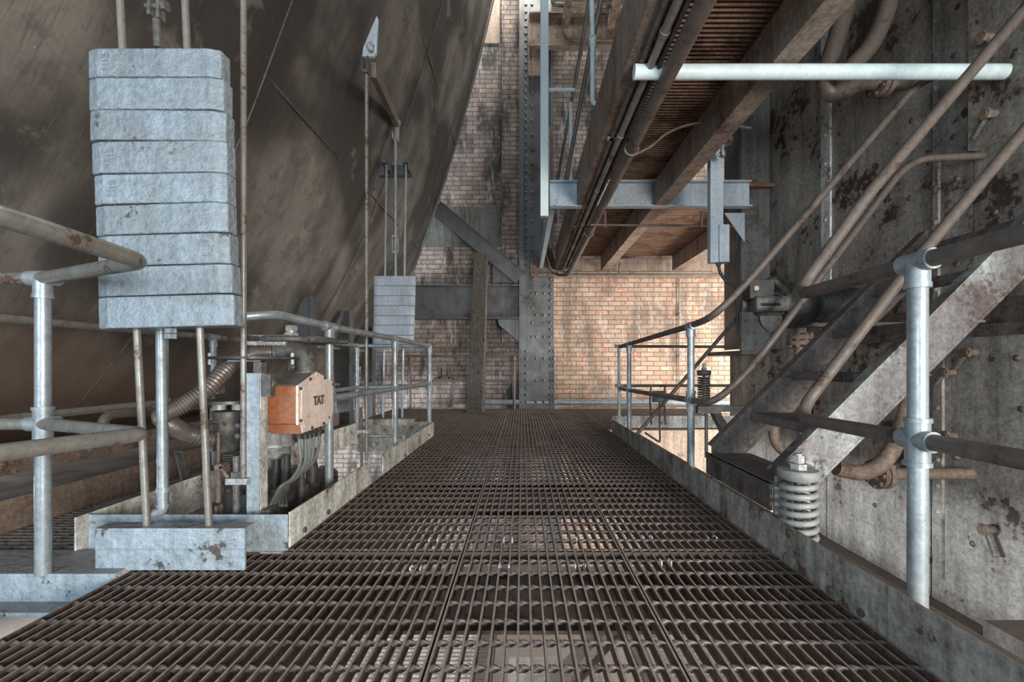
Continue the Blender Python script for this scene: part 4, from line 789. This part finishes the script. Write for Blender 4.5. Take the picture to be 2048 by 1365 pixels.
# gear ring below
gr = thing('gear_ring', (-1.3,2.55,-.05), 'dark toothed ring flange on the floor opening beneath the motor can', 'gear'); cc = Vector((-1.46,2.72,0))
b = MB(); b.tube([cc+Vector((0,0,z)) for z in (-.02,.08,.082,.10)], .3, 48, True, [.32,.32,.28,.28])
for k in range(28): a = k*2*math.pi/28; d = Vector((math.cos(a), math.sin(a), 0)); b.hexa(cc+d*.30+Vector((0,0,.08)), (0,0,1), .02, .03)
b.build('ring', M['darkgrey'], gr)
b = MB()
for px, Y, r in ((552,2.5,.028),(573,2.4,.026),(625,2.6,.03),(603,2.3,.02)):
    x = P(px,0,Y).x; b = MB(); b.cyl((x,Y,.0),(x,Y,.3),r*.8); b.cyl((x,Y,.0),(x,Y,.2),r); b.build('guide_sleeve', M['dark'], gr)
b = MB().box((-1.8,2.1,-.06),(-1.15,3.1,-.02)); b.build('mounting_plate', M['rustbeam'], gr)
o = MB().box((-1.06,2.42,.0),(-1.03,2.47,.46)); o = MB().box(P(602,985,2.35), P(611,860,2.38)).build('flat_upright', M['kick']); tag(o, 'narrow cream flat bar behind the cables under the box', 'bar')
o = MB().bar(P(532,1028,1.97), P(606,975,2.6), .03, .03).build('edge_angle', M['stair']); tag(o, 'dusty brown angle bar lying behind the left toe board', 'bar')
cbl = [(598,866),(610,866),(619,864),(627,862),(637,860)]
for i, (px, py) in enumerate(cbl):
    Y = 2.15+i*.05
    t = thing('cable', P(px,py,Y), 'grey armoured cable dropping from the pink box, %s' % ['leftmost','second from left','middle one','second from right','rightmost'][i], 'cable', 'cables below the orange box')
    MB().tube(smooth([P(px,py-4,Y), P(px+1,py+25,Y), P(px+3-i*3,py+62,Y), P(px-14-i*6,py+92,Y), P(560+i*3,975,Y), P(540+i*8,1012,2.06+i*.02)], 8), .0085, 8).build('cable', M['cable'], t)
    b = MB(); b.cyl(P(px,py-4,Y), P(px,py+12,Y), .015); b.hexa(P(px,py+4,Y),(0,0,1),.019,.014); b.build('gland', M['dark'], t)
o = MB().tube(bend([P(640,864,2.44), P(641,840,2.46), P(662,826,2.47), P(665,900,2.47)], .02), .006, 8)
o = MB().bar(P(372,965,2.9), P(357,905,2.9), .06, .015, (1,0,0)); o.bar(P(357,905,2.9), P(400,896,3.1), .06, .012); o = o.build('step_bracket', M['darkgrey']); tag(o, 'dark inverted hook bracket standing on the side walkway', 'bracket')
# girders with holes at far left under hopper
# ------------------------------------------------------------------ lower level, seen through the grating
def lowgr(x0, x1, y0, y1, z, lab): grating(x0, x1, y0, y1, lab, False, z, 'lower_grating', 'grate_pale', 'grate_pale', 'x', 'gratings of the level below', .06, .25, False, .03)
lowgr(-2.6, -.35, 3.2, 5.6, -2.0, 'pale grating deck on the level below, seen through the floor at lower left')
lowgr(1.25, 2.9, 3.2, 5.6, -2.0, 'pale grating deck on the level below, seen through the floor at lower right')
for a, c, lab, m in (((-.35,3.0,-2.1),(-.35,6.0,-2.1),'left-hand girder of the level below','rustbeam'), ((1.15,3.0,-2.1),(1.15,6.0,-2.1),'right-hand girder of the level below','rustbeam'), ((-.3,3.4,-2.3),(1.1,4.6,-1.7),'slanting brace on the level below','stair'), ((-.9,5.7,-1.9),(1.9,5.7,-1.9),'cross girder of the level below','rustbeam')):
    o = MB().ibeam(a, c, .14, .2).build('lower_beam', M[m]); tag(o, lab+' seen through the floor', 'beam', 'beams of the level below')
o = MB().box((-.15,4.0,-3.2),(.75,4.6,-2.2)).build('white_cabinet', M['white'], None, .01); tag(o, 'white cabinet on the level below, seen through the middle of the floor', 'cabinet')
for x in (-.75, .55):
    o = MB().ibeam((x,7.9,-3.2),(x,7.9,-.1), .25, .25, .02, (0,1,0)).build('lower_column', M['beam_grey']); tag(o, 'steel column of the level below, %s one' % ('left' if x < 0 else 'right'), 'column')
